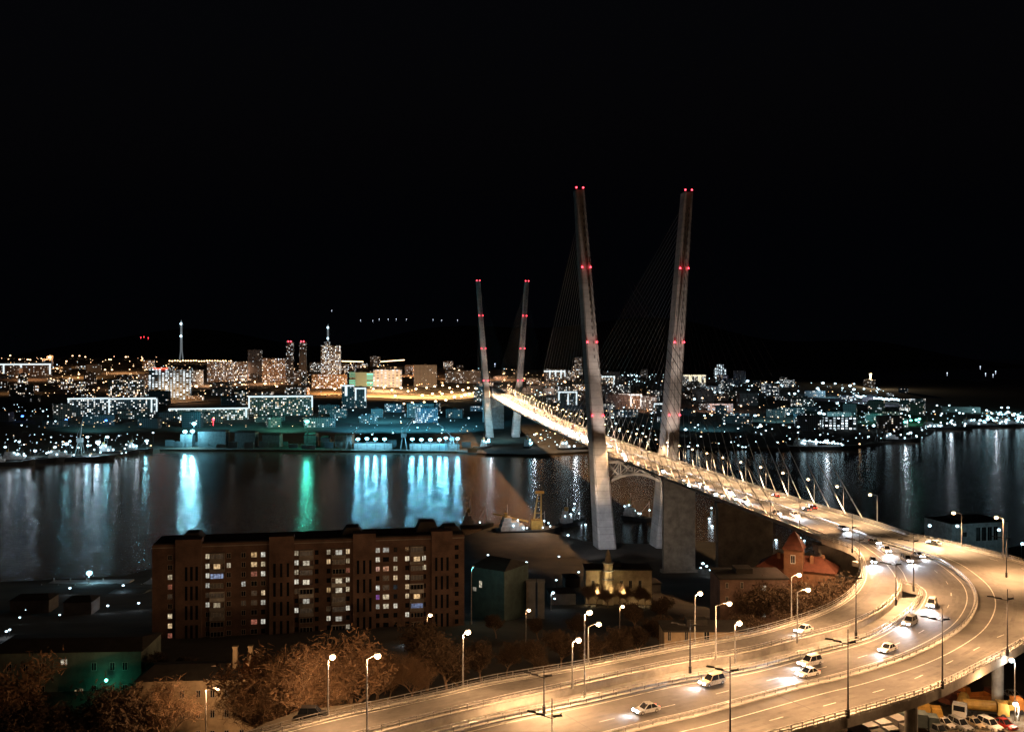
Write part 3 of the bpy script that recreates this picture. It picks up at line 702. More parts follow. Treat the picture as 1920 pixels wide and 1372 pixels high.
def deckpt(u,v):
    z=62
    for _ in range(20):
        p=on(u,v,z); s=(p-Vector((BX,BY,0))).dot(AX); z=zdeck(s)+.05
    return on(u,v,z),s
BC=[(1580,993,'sedan','car_silver','silver car alone in the middle of the deck near its end',6000),
 (1490,968,'suv','car_white','right one of two dazzling cars side by side on the deck',14000),
 (1457,964,'sedan','car_white','left one of two dazzling cars side by side on the deck',12000),
 (1395,941,'sedan','car_white','front car of the cluster on the side span',12000),(1377,937,'sedan','car_silver','silver car in the cluster on the side span, left of the front one',6000),
 (1366,924,'suv','car_white','tall white car in the cluster on the side span',9000),(1352,931,'sedan','car_white','white car in the cluster next to the parapet',5000),(1338,927,'sedan','car_grey','last grey car of the cluster next to the parapet',5000),
 (1321,914,'suv','car_white','white car following the cluster on the side span',8000),(1310,908,'sedan','car_grey','dark car following the cluster on the side span',4000),
 (1290,911,'sedan','car_grey','grey car close to the left parapet on the side span',2500),(1278,902,'sedan','car_white','white car just ahead of the pylon end of the side span',4000),
 (1241,884,'suv','car_white','large dazzling car nearest the right pylon leg',12000),(1196,869,'sedan','car_white','car with bright headlights between the pylon legs',6000),
 (1166,852,'suv','car_white','dazzling car just right of the left pylon leg',12000),(1172,862,'sedan','car_white','car ahead of the dazzling one between the pylon legs',9000)]
for u,v,kd,pt,lab,beam in BC:
    p,s=deckpt(u,v); car(kd,pt,p,-AX,lab,beam*1.6,full=True)
for u,v,lab in ((1752,1021,'white car driving away past the bright lamp, near the outer kerb'),):
    p=on(u,v,ZR); car('sedan','car_silver',p,-tang(cA,p),lab)
for u,v,lab in ((1513,957,'car driving away on the far lanes, left of a twin'),(1524,953,'car driving away on the far lanes, right of a twin'),(1455,931,'dark red car driving away beside the right parapet')):
    p,s=deckpt(u,v); car('sedan','car_grey' if u<1520 and u>1460 else 'car_red',p,AX,lab)
rr=random.Random(3); nj=0
for lane in (-10.3,-6.5,-2.9):
    s=55+rr.random()*10
    while s<740:
        p=bp_(s,lane+rr.uniform(-.3,.3),.05)
        car(rr.choice(['sedan','sedan','suv']),'car_white',p,-AX,'white car with lit headlights in the dense oncoming stream on the main span',0 if nj%3 else 30000,'cars streaming towards the camera on the main span',full=False); nj+=1
        s+=rr.uniform(11,26)
for lane in (4.6,8.6):
    s=90+rr.random()*20
    while s<700:
        p=bp_(s,lane,.05); o=PROTO[('sedan','car_grey')].copy(); COL.objects.link(o)
        for ch in KIDS[PROTO[('sedan','car_grey')].name]:
            if not ch.name.startswith('wheel') and not ch.name.startswith('head'): c=ch.copy(); COL.objects.link(c); c.parent=o
        o.location=p; o.rotation_euler=(0,0,math.atan2(AX.y,AX.x)); tag(o,'grey car with red tail lights driving away on the main span','car','cars driving away on the main span'); s+=rr.uniform(45,90)
# side street with parked car at the slip road wall
sidp=rd([(300,1445),(420,1388),(500,1352),(560,1330),(650,1318),(740,1307),(812,1299)])
ce=[p for p in offs(cE,-.35) if 960+F*p.x/p.y<822][::-1]; ce=ce[::-1]
tag(slab(sidp[::-1],ce,-.15,16).obj('side_street',[M['ground'],M['ground']]),kind='structure')
p=on(588,1345,ZR-.14); car('suv','car_black',p,(1,.05,0),'dark parked car beside the slip road at the foot of the pale trees')
f=[on(u,v,ZR-.15) for u,v in ((470,1382),(520,1369),(600,1352),(690,1336),(760,1322),(815,1310))]
guard(spline(f),'guardrail','low white fence in front of the parked car',[(.75,.05),(.35,.05)],1.6,.85,0,.04,gname=None)

# ---------------------------------------------------------------- trees
def tree_proto(seed,leaf,dens,bare=False):
    r=random.Random(seed); tk=MB(); cr=MB(); tips=[]
    def br(p,d,l,rad,lev):
        n=3; q=p
        for i in range(n):
            d2=(d+Vector((r.uniform(-.25,.25),r.uniform(-.25,.25),r.uniform(-.05,.25)))).normalized(); e=q+d2*l/n
            ra=rad*(1-.4*i/n); rb=rad*(1-.4*(i+1)/n); tk.tube(q,e,ra,rb,n=6 if lev<2 else 4,cap=False); q=e; d=d2
            if lev<4 and i>=(1 if lev==0 else 0):
                for k in range(2 if lev else 3):
                    a=r.uniform(0,2*PI); s=r.uniform(.6,1.1); sd=Vector((math.cos(a),math.sin(a),r.uniform(-.1,.5))); nd=(d*(1-.35*s)+sd*s).normalized()
                    br(q,nd,l*r.uniform(.55,.75),rb*.68,lev+1)
        if lev>=2: tips.append((q,d,lev))
    br(Vector((0,0,-.3)),Vector((0,0,1)),5.0,.3,0)
    for q,d,lev in tips:
        for k in range(dens):
            c=q+Vector((r.gauss(0,.42),r.gauss(0,.42),r.gauss(0,.4)))
            a=Vector((r.uniform(-1,1),r.uniform(-1,1),r.uniform(-.6,1))).normalized(); b=a.orthogonal().normalized(); b=(b*math.cos(k)+a.cross(b)*math.sin(k))
            la=r.uniform(.15,.45) if not bare else r.uniform(.3,.6); lb=r.uniform(.05,.14) if not bare else .03
            cr.add([c-a*la-b*lb,c+a*la-b*lb*.3,c+a*la+b*lb*.3,c-a*la+b*lb],[(0,1,2,3)])
    H=max(v[2] for v in tk.v)
    t=tk.mesh('trunk',[M['bark']]); c=cr.mesh('crown',[M[leaf]]); return t,c,H
TP=[tree_proto(1,'twig',2),tree_proto(2,'twig_d',3),tree_proto(5,'twig',3,True),tree_proto(9,'twig_d',3),tree_proto(12,'twig',2)]
def tree(u,vtop,Y,k,label,group='bare autumn trees behind the slip road',wid=1.0):
    X=(u-960)/F*Y; g=zt(X,Y); zt_=CH-(vtop-HOR)*Y/F; t,c,H=TP[k]; h=max(5,zt_-g); s=h/H
    root=empty('tree',(X,Y,g),random.uniform(0,6.28),label,'tree',group); root.scale=(s*wid,s*wid,s)
    link('trunk',t,root); link('crown',c,root); return root
TL=[(528,1193,176,0,'pale lit tree with spreading top, leftmost of the bright pair'),(582,1215,160,2,'floodlit bare tree above the parked car with twisting boughs'),(655,1190,168,4,'bright orange tree between two street lamps'),(705,1222,182,2,'bare tree right of the bright orange one, behind a lamp'),
(625,1235,175,2,'thin bare tree directly behind the street lamp by the parked car'),(500,1262,162,2,'small tangled tree left of the parked car')]
for a in TL: tree(*a[:4],a[4],None,1.15)
TG=[(800,1170,200,1),(838,1188,190,3),(770,1230,185,2),(905,1195,205,1),(950,1205,212,3),(1005,1200,210,1),(1052,1180,215,3),(1098,1192,212,1),(1150,1178,222,3),(1200,1170,230,1),(1245,1150,240,3),(1290,1158,250,1),
 (930,1150,262,3),(1010,1155,262,1),(1080,1150,262,3),(1190,1130,275,1),(1240,1115,290,3),(1400,1150,232,3),(1435,1165,225,1),(1470,1150,235,3),(1508,1085,250,1),(1545,1078,255,3),(1572,1115,250,1),(1350,1160,240,1),(1320,1175,230,3),
 (300,1218,218,1),(352,1228,216,3),(212,1292,176,1),(178,1312,172,3),(118,1318,174,1),(62,1312,172,3),(8,1215,186,0),(415,1240,216,3),(492,1268,190,1),(318,1268,186,2),(730,1250,190,3),(690,1265,192,1),(860,1240,196,3),(1120,1225,205,1),(1020,1232,204,3),(560,1240,190,3),
 (1415,1085,262,3),(1585,1075,262,1)]
LABT='dark leafless tree lit orange by the lamps behind the slip road'
for u,v,Y,k in TG: tree(u,v,Y,k,LABT)
for u,Y,h in ((1105,342,8),(1118,340,9),(1162,342,9),(1178,341,8),(1195,343,8),(1210,342,7),(1140,338,7)):
    X=(u-960)/F*Y; tree(u,HOR+(CH-zt(X,Y)-h)*F/Y,Y,2,'bare black tree silhouetted against the floodlit wall','trees in front of the floodlit wall')

# ---------------------------------------------------------------- brick apartment block
P0=Vector((-103.3,267,0)); P1=Vector((-14.5,282.5,0)); AL=(P1-P0).length; ang=math.atan2(P1.y-P0.y,P1.x-P0.x)
ZB=36.0; ZT=69.0
AP=empty('apartment_block',(P0.x,P0.y,ZB),ang,'long nine storey brick apartment block with scattered lit windows above dark trees','apartment block')
def lx(x): return (x-85)/1750*AL
H=ZT-ZB
q=MB(); q.box(0,AL,0,13,0,H); q.obj('wall',M['brick'],AP)
q=MB(); q.box(.3,AL-.3,.3,12.7,H,H+.35); q.obj('roof',M['roof'],AP)
for a,b in ((213,353),(720,857),(1188,1318),(1640,1762)):
    q=MB(); q.box(lx(a),lx(b),-1.6,3,0,H+1.6); q.obj('stair_tower',M['brick'],AP)
    for seg in range(4):
        for k in range(3):
            x=lx(a+(b-a)*(.42+.2*k if a in(213,) else .22+.27*k)); q=MB(); z=H-8.2-seg*5.6; q.box(x-.35,x+.35,-1.68,-1.55,z-2.0,z+2.0); q.obj('stair_window',M['glass_d'],AP)
for a,b,hh in ((215,345,2.2),(1120,1250,2.4),(1555,1700,3.4),(1700,1830,1.8)):
    q=MB(); x0,x1=lx(a),lx(b); q.prism([(x0,H),(x1,H),(x1-1.5,H+hh),(x0+1.5,H+hh)],5,11); q.obj('roof_hatch',M['roof'],AP)
for x in (380,900,1240,1663): q=MB(); q.tube((lx(x),7,H),(lx(x),7,H+4.5),.06,n=4); q.tube((lx(x)-1,7,H+4),(lx(x)+1,7,H+4),.04,n=4); q.obj('aerial',M['dsteel'],AP)
def wmat(name,c,s):
    m=bpy.data.materials.new(name); m.use_nodes=True; n=m.node_tree.nodes; l=m.node_tree.links; b=n['Principled BSDF']
    oi=n.new('ShaderNodeObjectInfo'); tc=n.new('ShaderNodeTexCoord'); nz=n.new('ShaderNodeTexNoise'); nz.inputs['Scale'].default_value=1.6; nz.noise_dimensions='4D'
    l.new(tc.outputs['Object'],nz.inputs['Vector']); mm=n.new('ShaderNodeMath'); mm.operation='MULTIPLY'; mm.inputs[1].default_value=40; l.new(oi.outputs['Random'],mm.inputs[0]); l.new(mm.outputs[0],nz.inputs['W'])
    mr=n.new('ShaderNodeMapRange'); mr.inputs[1].default_value=.35; mr.inputs[2].default_value=.65; mr.inputs[3].default_value=s*.35; mr.inputs[4].default_value=s*1.3; l.new(nz.outputs[0],mr.inputs[0])
    hm=n.new('ShaderNodeMix'); hm.data_type='RGBA'; hm.inputs[6].default_value=(*c,1); hm.inputs[7].default_value=(c[0],c[1]*.8,c[2]*.55,1)
    fr_=n.new('ShaderNodeMath'); fr_.operation='FRACT'; l.new(mm.outputs[0],fr_.inputs[0]); l.new(fr_.outputs[0],hm.inputs[0]); l.new(hm.outputs[2],b.inputs['Emission Color'])
    m2=n.new('ShaderNodeMath'); m2.operation='MULTIPLY'; m3=n.new('ShaderNodeMapRange'); m3.inputs[3].default_value=.4; m3.inputs[4].default_value=1.15; l.new(oi.outputs['Random'],m3.inputs[0]); l.new(m3.outputs[0],m2.inputs[0]); l.new(mr.outputs[0],m2.inputs[1])
    b.inputs['Base Color'].default_value=(.1,.1,.1,1); l.new(m2.outputs[0],b.inputs['Emission Strength']); m.cycles.emission_sampling='NONE'; return m
WM={'w':wmat('lit_room_white',(.93,.94,.86),.72),'y':wmat('lit_room_warm',(1,.78,.5),.8),'b':wmat('lit_room_blue',(.35,.5,.9),.6),'r':wmat('lit_room_red',(.8,.28,.2),.4),'p':wmat('lit_room_pink',(1,.6,.5),.7),'d':wmat('dim_room',(.5,.38,.28),.07),'v':wmat('lit_room_violet',(.4,.15,.8),.5),'.':M['glass_d']}
cols={180:'..wrd.wyrw',383:'wwwwdw.',435:'dybddwd',497:'.w.....',577:'...w.d..',635:'yyr.dd.r',685:'www.yw.w',870:'wwwwd.w',925:'dwdw.wd',983:'.......',1050:'wy..y.dw',1108:'wd.wwddw',1158:'ywrww w.w',1330:'wwp.wvw',1377:'w.pddww',1432:'.wwy..w',1500:'.w.wyy.w',1555:'dydd.yb',1598:'.ww....',1790:'.......'}
BAL=(435,925,1108,1555); count=0; restw=MB()
for x,pat in cols.items():
    y0=283+(x-383)*(-80/1214)
    wv=1.9 if x not in BAL else 3.6
    if x in (635,1377): wv=2.2
    for r_ in range(9 if x!=180 else 10):
        ch=pat[r_] if r_<len(pat) else '.'; ch='.' if ch==' ' else ch
        z=H-3.7-r_*2.8; X=lx(x); yy=-1.02 if x in BAL else -.03
        if z<1: continue
        hw=wv/2*random.uniform(.85,1.02)*(.62 if x in (180,383,497,577,685,870,983,1050,1158,1330,1432,1500,1598,1790) else .8); hh=.68
        if x in BAL:
            q=MB(); q.box(X-2.1,X+2.1,-1.1,0,z-1.75,z-.78); q.box(X-2.1,X+2.1,-1.1,0,z+.78,z+1.02)
            q.box(X-2.1,X-2.0,-1.1,0,z-.78,z+.78); q.box(X+2.0,X+2.1,-1.1,0,z-.78,z+.78)
            q.obj('balcony',M[['grayplaster','brick','white','grayplaster','brick'][(r_*3+x)%5]],AP)
        if x in BAL: hw=1.75 if ch in 'd.b' else .95
        if ch=='.' and count>=60 and x not in BAL:
            restw.box(X-hw,X+hw,yy-.02,yy+.05,z-hh,z+hh); continue
        fr=MB(); t=.09
        for a,b,c_,d_ in ((-hw-t,-hw,-hh-t,hh+t),(hw,hw+t,-hh-t,hh+t),(-hw,hw,-hh-t,-hh),(-hw,hw,hh,hh+t),(-.05,.05,-hh,hh)): fr.box(a,b,-.07,.05,c_,d_)
        if x in BAL:
            for k in (-.95,.95): fr.box(k-.05,k+.05,-.07,.05,-hh,hh)
        wo=fr.obj('window',M['frame'],AP); wo.location=(X,yy,z); count+=1
        pn=MB(); pn.box(-hw,hw,-.015,.03,-hh,hh); pn.obj('pane',WM[ch],wo)
tag(restw.obj('window',M['glass_d'],AP),'row of unlit windows',kind='stuff')
for r_ in range(1): 
    q=MB(); q.box(-.12,AL+.12,-.12,13.12,H-.9,H-.7); q.obj('cornice',M['concrete'],AP)

# ---------------------------------------------------------------- other nearby buildings
def house(u0,u1,vt,Y,depth,wallm,label,name='house',cat='house',rz=0,wins=None,roof='flat',winmat=None,zb=None,roofm='roof',rh=2.5):
    X=((u0+u1)/2-960)/F*Y; g=zt(X,Y) if zb is None else zb; zt_=CH-(vt-HOR)*Y/F; W=(u1-u0)/F*Y; Hh=zt_-g
    root=empty(name,(X,Y,g-.5),rz,label,cat); Hh+=.5
    q=MB(); q.box(-W/2,W/2,0,depth,0,Hh); q.obj('wall',M[wallm],root)
    if roof=='flat': q=MB(); q.box(-W/2-.3,W/2+.3,-.3,depth+.3,Hh,Hh+.4); q.box(-W*.2,W*.05,depth*.4,depth*.8,Hh+.4,Hh+1.8); q.obj('roof',M[roofm],root)
    elif roof=='gable':
        q=MB(); q.add([(-W/2-.4,-.4,Hh),(W/2+.4,-.4,Hh),(W/2+.4,depth+.4,Hh),(-W/2-.4,depth+.4,Hh),(-W/2+2,depth/2,Hh+rh),(W/2-2,depth/2,Hh+rh)],[(0,1,5,4),(1,2,5),(2,3,4,5),(3,0,4),(3,2,1,0)]); q.obj('roof',M[roofm],root)
    for (u,v,w_,h_,mt) in (wins or []):
        x=(u-(u0+u1)/2)/F*Y; z=CH-(v-HOR)*Y/F-(g-.5); ww=w_/F*Y/2; hh=h_/F*Y/2
        fr=MB(); t=.1
        for a,b,c_,d_ in ((-ww-t,-ww,-hh-t,hh+t),(ww,ww+t,-hh-t,hh+t),(-ww,ww,-hh-t,-hh),(-ww,ww,hh,hh+t),(-.05,.05,-hh,hh)): fr.box(a,b,-.06,.04,c_,d_)
        wo=fr.obj('window',M['frame'],root); wo.location=(x,-.03,z); pn=MB(); pn.box(-ww,ww,-.01,.02,-hh,hh); pn.obj('pane',WM[mt],wo)
    return root,W,Hh,g-.5
wl=[(u,v,7,13,'.') for u in (290,318,342,372,398,424,452,480) for v in (1300,1338,1376)]+[(428,1298,5,8,'w')]
r1,W1,H1,_=house(258,500,1274,196,12,'plaster','three storey ochre plastered house at bottom left behind bare trees',wins=wl,roof='gable',rh=1.5,rz=R(4))
for x in (W1*.22,W1*.34):
    q=MB(); q.box(x-.45,x+.45,3.5,4.5,H1,H1+5.5); q.box(x-.55,x+.55,3.4,4.6,H1+5.5,H1+5.8); q.obj('chimney',M['plaster'],r1)
wl=[(120,1240,11,9,'w'),(142,1300,4,14,'y'),(152,1298,6,14,'y'),(115,1300,6,9,'d'),(12,1303,5,6,'y')]+[(u,v,8,14,'.') for u in (20,50,80,175,209,232) for v in (1250,1292)]
house(-20,262,1222,214,14,'greenplaster','dark long house at the left edge with a green lit wall corner','house','house',R(3),wins=wl,roof='gable',rh=1.2)
p=at(199,1274,212); q=MB(); q.tube((0,0,0),(0,1.2,0),.05,n=5); q.ball((0,0,-.1),.38,n=10,k=6,m=1); o=tag(q.obj('wall_lamp',[M['dsteel'],M['bulb_grn']]),'green wall lamp on the dark house at bottom left','wall lamp'); o.location=p; light('POINT',(0,-1.2,-.5),190,(.1,1,.55),o,.3)
r,W,Hh,_=house(878,952,1066,300,14,'tealwall','low hall with a teal lit end wall right of the apartment block',name='hall',cat='hall',rz=R(-34),wins=[(898,1097,6,12,'w'),(886,1108,3,7,'w'),(882,1108,3,7,'w')],roof='gable')
p=at(884,1078,286); lp=lit_lamp(Vector((p.x,p.y,zt(p.x,p.y))),p.z+2,(.5,.3,0),'dim teal floodlight pole between apartment block and low hall',800,(.1,.8,.85),'bulb_cya',.12,None)
for k,(u0,u1) in enumerate(((987,1004),(1008,1021))):
    q=MB(); Y=305; X=((u0+u1)/2-960)/F*Y; g=zt(X,Y); Wd=(u1-u0)/F*Y; z=CH-(1092-HOR)*Y/F; q.box(-Wd/2,Wd/2,0,3,0,z-g); q.box(-Wd/2-.2,Wd/2+.2,-.2,3.2,z-g,z-g+.5)
    o=tag(q.obj('concrete_tower',M['grayplaster']),['left and wider of two plain grey concrete slabs in the dark yard','right and narrower of two plain grey concrete slabs in the dark yard'][k],'tower'); o.location=(X,Y,g)
house(1098,1222,1069,352,10,'plaster','floodlit ochre wall of a low building behind black bare trees',name='building',cat='building',wins=[(u,1095,5,14,'.') for u in (1112,1165,1182,1200)])
# floodlit tower with spire
Y=349; X=(1140-960)/F*Y; g=zt(X,Y)
root=empty('bell_tower',(X,Y,g),0,'floodlit pale tower with a pointed top in front of the pylon foot','tower')
zt1=CH-(1054-HOR)*Y/F-g
q=MB(); q.tube((0,0,0),(0,0,zt1*.62),2.2,2.0,n=8); q.tube((0,0,zt1*.62),(0,0,zt1),1.9,1.7,n=8); q.obj('shaft',M['plaster'],root)
for zz in (zt1*.62,zt1*.82,zt1): q=MB(); q.tube((0,0,zz-.25),(0,0,zz+.1),2.35,2.35,n=8); q.obj('cornice',M['white'],root)
q=MB(); q.tube((0,0,zt1),(0,0,zt1+3.2),1.3,.9,n=8); q.tube((0,0,zt1+3.2),(0,0,zt1+5.2),.9,.05,n=8); q.obj('spire',M['plaster'],root)
for dx,dy,e in ((-5,-7,9000),(5,-7,9000),(0,-6,7000)):
    o=light('SPOT',(X+dx,Y+dy-3,g+7),e,(1,.75,.35),None,.3,None,R(80),.8); aim(o,(X+dx*.3,Y,g+zt1*.6))
for u in (1108,1180,1205):
    x=(u-960)/F*Y; light('POINT',(x,Y-3,zt(x,Y)+2),230,(1,.7,.35),None,.3)
house(1246,1402,1184,216,8,'plaster','low flat roofed hut behind the slip road railing',name='hut',cat='hut',wins=[(1255,1192,5,16,'.'),(1287,1192,5,16,'.'),(1325,1192,9,20,'.')],zb=50)
house(1350,1478,1086,262,13,'brick','dark red brick house with three lit stairway windows above each other',wins=[(1431,1102,10,9,'w'),(1431,1124,8,9,'w'),(1431,1150,8,11,'w'),(1391,1097,4,11,'.'),(1363,1097,4,9,'.'),(1391,1124,4,11,'.'),(1363,1124,4,11,'.')],roof='flat')
# red roofed house with pointed tower
Y=285; rz=R(-25); X=(1488-960)/F*Y; g=zt(X,Y)
root=empty('tower_house',(X,Y,g),rz,'red roofed brick house with a pointed corner tower beside the deck','house')
ze=CH-(1068-HOR)*Y/F-g; q=MB(); q.box(-11,12,0,11,0,ze); q.obj('wall',M['brick_t'],root)
q=MB(); q.add([(-11.5,-.5,ze),(12.5,-.5,ze),(12.5,11.5,ze),(-11.5,11.5,ze),(-6,5.5,ze+3.6),(7.5,5.5,ze+3.6)],[(0,1,5,4),(1,2,5),(2,3,4,5),(3,0,4),(3,2,1,0)]); q.obj('roof',M['redroof'],root)
zw=CH-(1028-HOR)*Y/F-g; za=CH-(996-HOR)*Y/F-g
q=MB(); q.box(-2.7,2.7,-1.5,3.9,0,zw); q.box(-2.95,2.95,-1.75,4.15,zw-.35,zw+.02); q.obj('tower_wall',M['brick_t'],root)
q=MB(); q.add([(-3.2,-2,zw),(3.2,-2,zw),(3.2,4.4,zw),(-3.2,4.4,zw),(-1.1,.1,za-1.2),(1.1,.1,za-1.2),(1.1,2.3,za-1.2),(-1.1,2.3,za-1.2),(0,1.2,za)],[(3,2,1,0),(0,1,5,4),(1,2,6,5),(2,3,7,6),(3,0,4,7),(4,5,8),(5,6,8),(6,7,8),(7,4,8)]); q.obj('tower_roof',M['redroof'],root)
for sx,sy,rot in ((0,-1.52,0),(-2.72,1.2,1)):
    fr=MB(); 
    for a,b,c_,d_ in ((-.75,-.55,-1.3,1.3),(.55,.75,-1.3,1.3),(-.75,.75,1.1,1.35),(-.75,.75,-1.35,-1.1),(-.06,.06,-1.1,1.1)): fr.box(a,b,-.08,.05,c_,d_)
    wo=fr.obj('window',M['white'],root); wo.location=(sx,sy,zw-3); wo.rotation_euler=(0,0,R(-90) if rot else 0); pn=MB(); pn.box(-.55,.55,-.01,.02,-1.1,1.1); pn.obj('pane',M['glass_d'],wo)
for x,y in ((5,3),(8,6),(-5,4)): q=MB(); q.box(x-.5,x+.5,y-.5,y+.5,ze+1,ze+4.2); q.obj('chimney',M['brick_t'],root)
light('POINT',(X-8,Y-14,g+24),1500,(1,.42,.2),None,.4)
# harbour hall right
r,W,Hh,_=house(1776,1900,980,505,22,'white','pale harbour hall with tall dark window bays beyond the bridge',name='harbour_hall',cat='hall',rz=R(14),wins=[(u,1001,9,25,'.') for u in (1833,1846,1859,1872)]+[(1804,1000,8,8,'.')])
for u,v in ((1741,986),(1793,987),(1871,994),(1915,1020)):
    p=at(u,v,490); gz=zt(p.x,p.y); lit_lamp(Vector((p.x,p.y,gz)),p.z,(.6,0,0),f"{['teal white lamp left of','lamp on the front of','lamp at the right corner of','small lamp far right of'][[1741,1793,1871,1915].index(u)]} the pale harbour hall",220,(.45,.9,1),'bulb_wht',.85,None)
q=MB(); p=at(1750,1004,500); q.box(-9,9,0,8,0,6); q.prism([(-10,6),(10,6),(6,7.5),(-6,7.5)],0,8,1); o=tag(q.obj('shed',[M['white'],M['steel']]),'small light roofed shed left of the pale harbour hall','shed'); o.location=(p.x,p.y,p.z-4); o.location.z=zt(p.x,p.y)

# ---------------------------------------------------------------- yard with trucks at bottom right
def truck(p,dirv,cabm,boxm,kind,label):
    root=empty('truck',p,math.atan2(dirv[1],dirv[0]),label,'truck')
    q=MB(); q.prism([(2.2,.6),(4.2,.6),(4.2,1.7),(3.9,2.9),(2.2,2.95)],-1.2,1.2); q.obj('cab',M[cabm],root)
    q=MB(); q.add([(4.22,-1,1.75),(4.22,1,1.75),(3.97,1,2.7),(3.97,-1,2.7)],[(0,1,2,3)]); q.obj('windscreen',M['glass_d'],root)
    q=MB(); q.box(-4,2.2,-.5,.5,.6,.95); q.obj('chassis',M['dsteel'],root)
    q=MB()
    if kind=='box': q.box(-4,2,-1.25,1.25,.98,3.3); q.obj('cargo_box',M[boxm],root)
    elif kind=='tank': q.tube((-4,0,1.95),(2,0,1.95),1.0,n=14); q.obj('tank',M[boxm],root)
    else:
        q.box(-4,2,-1.25,1.25,1,1.12); q.box(-4,2,-1.25,-1.15,1.12,2.0); q.box(-4,2,1.15,1.25,1.12,2.0); q.box(-4,-3.9,-1.15,1.15,1.12,2.0); q.box(1.9,2,-1.15,1.15,1.12,2.2); q.obj('open_bed',M[boxm],root)
    for x in (-3,-1.9,3.1):
        for sg in (-1,1): q=MB(); q.tube((x,sg*.85,.5),(x,sg*1.22,.5),.5,n=12); q.obj('wheel',M['tyre'],root)
    return root
TR=[(1803,1322,'white','ochrepaint','tank','white cabbed tank truck with a yellow tank, foremost in the yard',(-.5,-.8)),
 (1845,1326,'ochrepaint','ochrepaint','tank','yellow tank truck lying long side on, right of the white cab',(1,-.25)),
 (1790,1305,'orangepaint','redroof','bed','rusty orange dump truck behind the white cab',(.8,.6)),
 (1722,1336,'ochrepaint','ochrepaint','box','yellow truck just right of the viaduct pier',(1,-.3)),
 (1715,1352,'container','container','box','dull green box truck left of the viaduct pier',(1,-.25)),
 (1648,1366,'white','white','box','white roofed box truck at the very bottom of the yard',(.3,-.9)),
 (1624,1372,'grayplaster','white','box','white roofed box truck leftmost in the yard',(.3,-.9)),
 (1880,1322,'orangepaint','ochrepaint','bed','orange open bed truck at the right of the yard',(1,.1)),
 (1680,1360,'grayplaster','grayplaster','box','grey box truck in the shade left of the pier',(.3,-.9)),
 (1835,1305,'redroof','orangepaint','bed','dark red open truck in the back row of the yard',(1,.2))]
for u,v,cm,bm_,kd,lab,d in TR:
    Y=150
    for _ in range(40): X=(u-960)/F*Y; Y=F*(CH-(zt(X,Y)+1.5))/(v-HOR)
    X=(u-960)/F*Y; truck((X,Y,zt(X,Y)),d,cm,bm_,kd,lab)
for u,v,lab,e in ((1910,1322,'bright white lamp in the yard at the right edge',3500),(1903,1240,'hooded lamp under the bend at the right edge',700)):
    p=at(u,v,176); gz=zt(p.x,p.y); lit_lamp(Vector((p.x,p.y,gz)),p.z,(-.6,0,0),lab,e,(1,.85,.65),'bulb_wht',.5,None)
for u,v in ((1700,1345),(1800,1290),(1640,1360),(1860,1370)):
    p=at(u,v,168); light('POINT',(p.x,p.y,zt(p.x,p.y)+9),2600,SOD,None,.5)  # warm fill points added for the yard, no lamps modelled

# ---------------------------------------------------------------- far city blocks
def block(u0,u1,vt,vb,style,label,name='apartment_block',cat='apartment block',depth=14,strips=None,group=None,yaw=0,sm='strip',roofh=1.8,Y=None):
    uc=(u0+u1)/2; Y=Y or hit(uc,vb) or 3050.
    X=(uc-960)/F*Y; g=zt(X,Y); zt_=CH-(vt-HOR)*Y/F; W=(u1-u0)/F*Y; Hh=max(4,zt_-g)
    q=MB(); q.box(-W/2,W/2,0,depth,-3,Hh); q.box(-W/2+1,W/2-1,1,depth-1,Hh,Hh+.6,1); 
    for k in range(max(1,int(W/30))): x=-W/2+W*(k+.5)/max(1,int(W/30)); q.box(x-2.5,x+2.5,4,9,Hh+.6,Hh+.6+roofh,1)
    if not strips: o=q.obj(name,[FAC.get(style) or M[style],M['roof']]); root=o
    else:
        root=empty(name,(0,0,0)); q.obj('wall',[FAC.get(style) or M[style],M['roof']],root)
    root.location=(X,Y,g); root.rotation_euler=(0,0,math.atan2(-X,Y)*.7+yaw); tag(root,label,cat,group)
    t=2.6/F*Y/2
    for (a,b,c_,d_) in (strips or []):   # photo coordinates of a strip, u0,v0,u1,v1
        xa=(a-uc)/F*Y; xb=(c_-uc)/F*Y; za=CH-(b-HOR)*Y/F-g; zb=CH-(d_-HOR)*Y/F-g
        q=MB()
        if abs(a-c_)>abs(b-d_): q.box(min(xa,xb),max(xa,xb),-.9,-.2,za-t,za+t)
        else: q.box(xa-t,xa+t,-.9,-.2,min(za,zb),max(za,zb))
        q.obj('light_strip',M[sm],root)
    return root
block(130,204,746,781,'cool','long block outlined by white light strips at far left','apartment_block',strips=[(130,747,204,747),(132,747,132,771),(203,747,203,773)])
block(206,292,746,781,'cool','right twin of the outlined white strip blocks at far left',strips=[(208,747,290,747),(208,747,208,773),(282,747,282,773),(291,748,291,772)])
block(320,462,766,788,'dense','low wide block with one long white light strip on its roof edge',strips=[(320,766,462,766),(321,766,321,778),(459,766,459,783)])
block(468,585,742,780,'warm','outlined block in the middle left with lit windows',strips=[(468,743,585,743),(469,743,469,765),(584,743,584,764)])
block(-20,90,682,706,'dim','outlined block on the hill at the left edge',strips=[(-10,683,90,683),(10,683,10,700),(39,684,39,702),(88,684,88,702)])
block(88,98,667,690,'dim','small hilltop block with one thick vertical light strip',strips=[(92,668,92,684),(94,668,94,684)])
block(641,664,722,765,'dim','left one of two narrow blocks lit with a T shaped strip',strips=[(641,723,664,723),(648,723,648,742),(650,723,650,742)])
block(665,687,726,765,'dim','right one of two narrow blocks lit with an arch shaped strip',strips=[(665,728,686,728),(667,728,667,750),(685,728,685,752)])
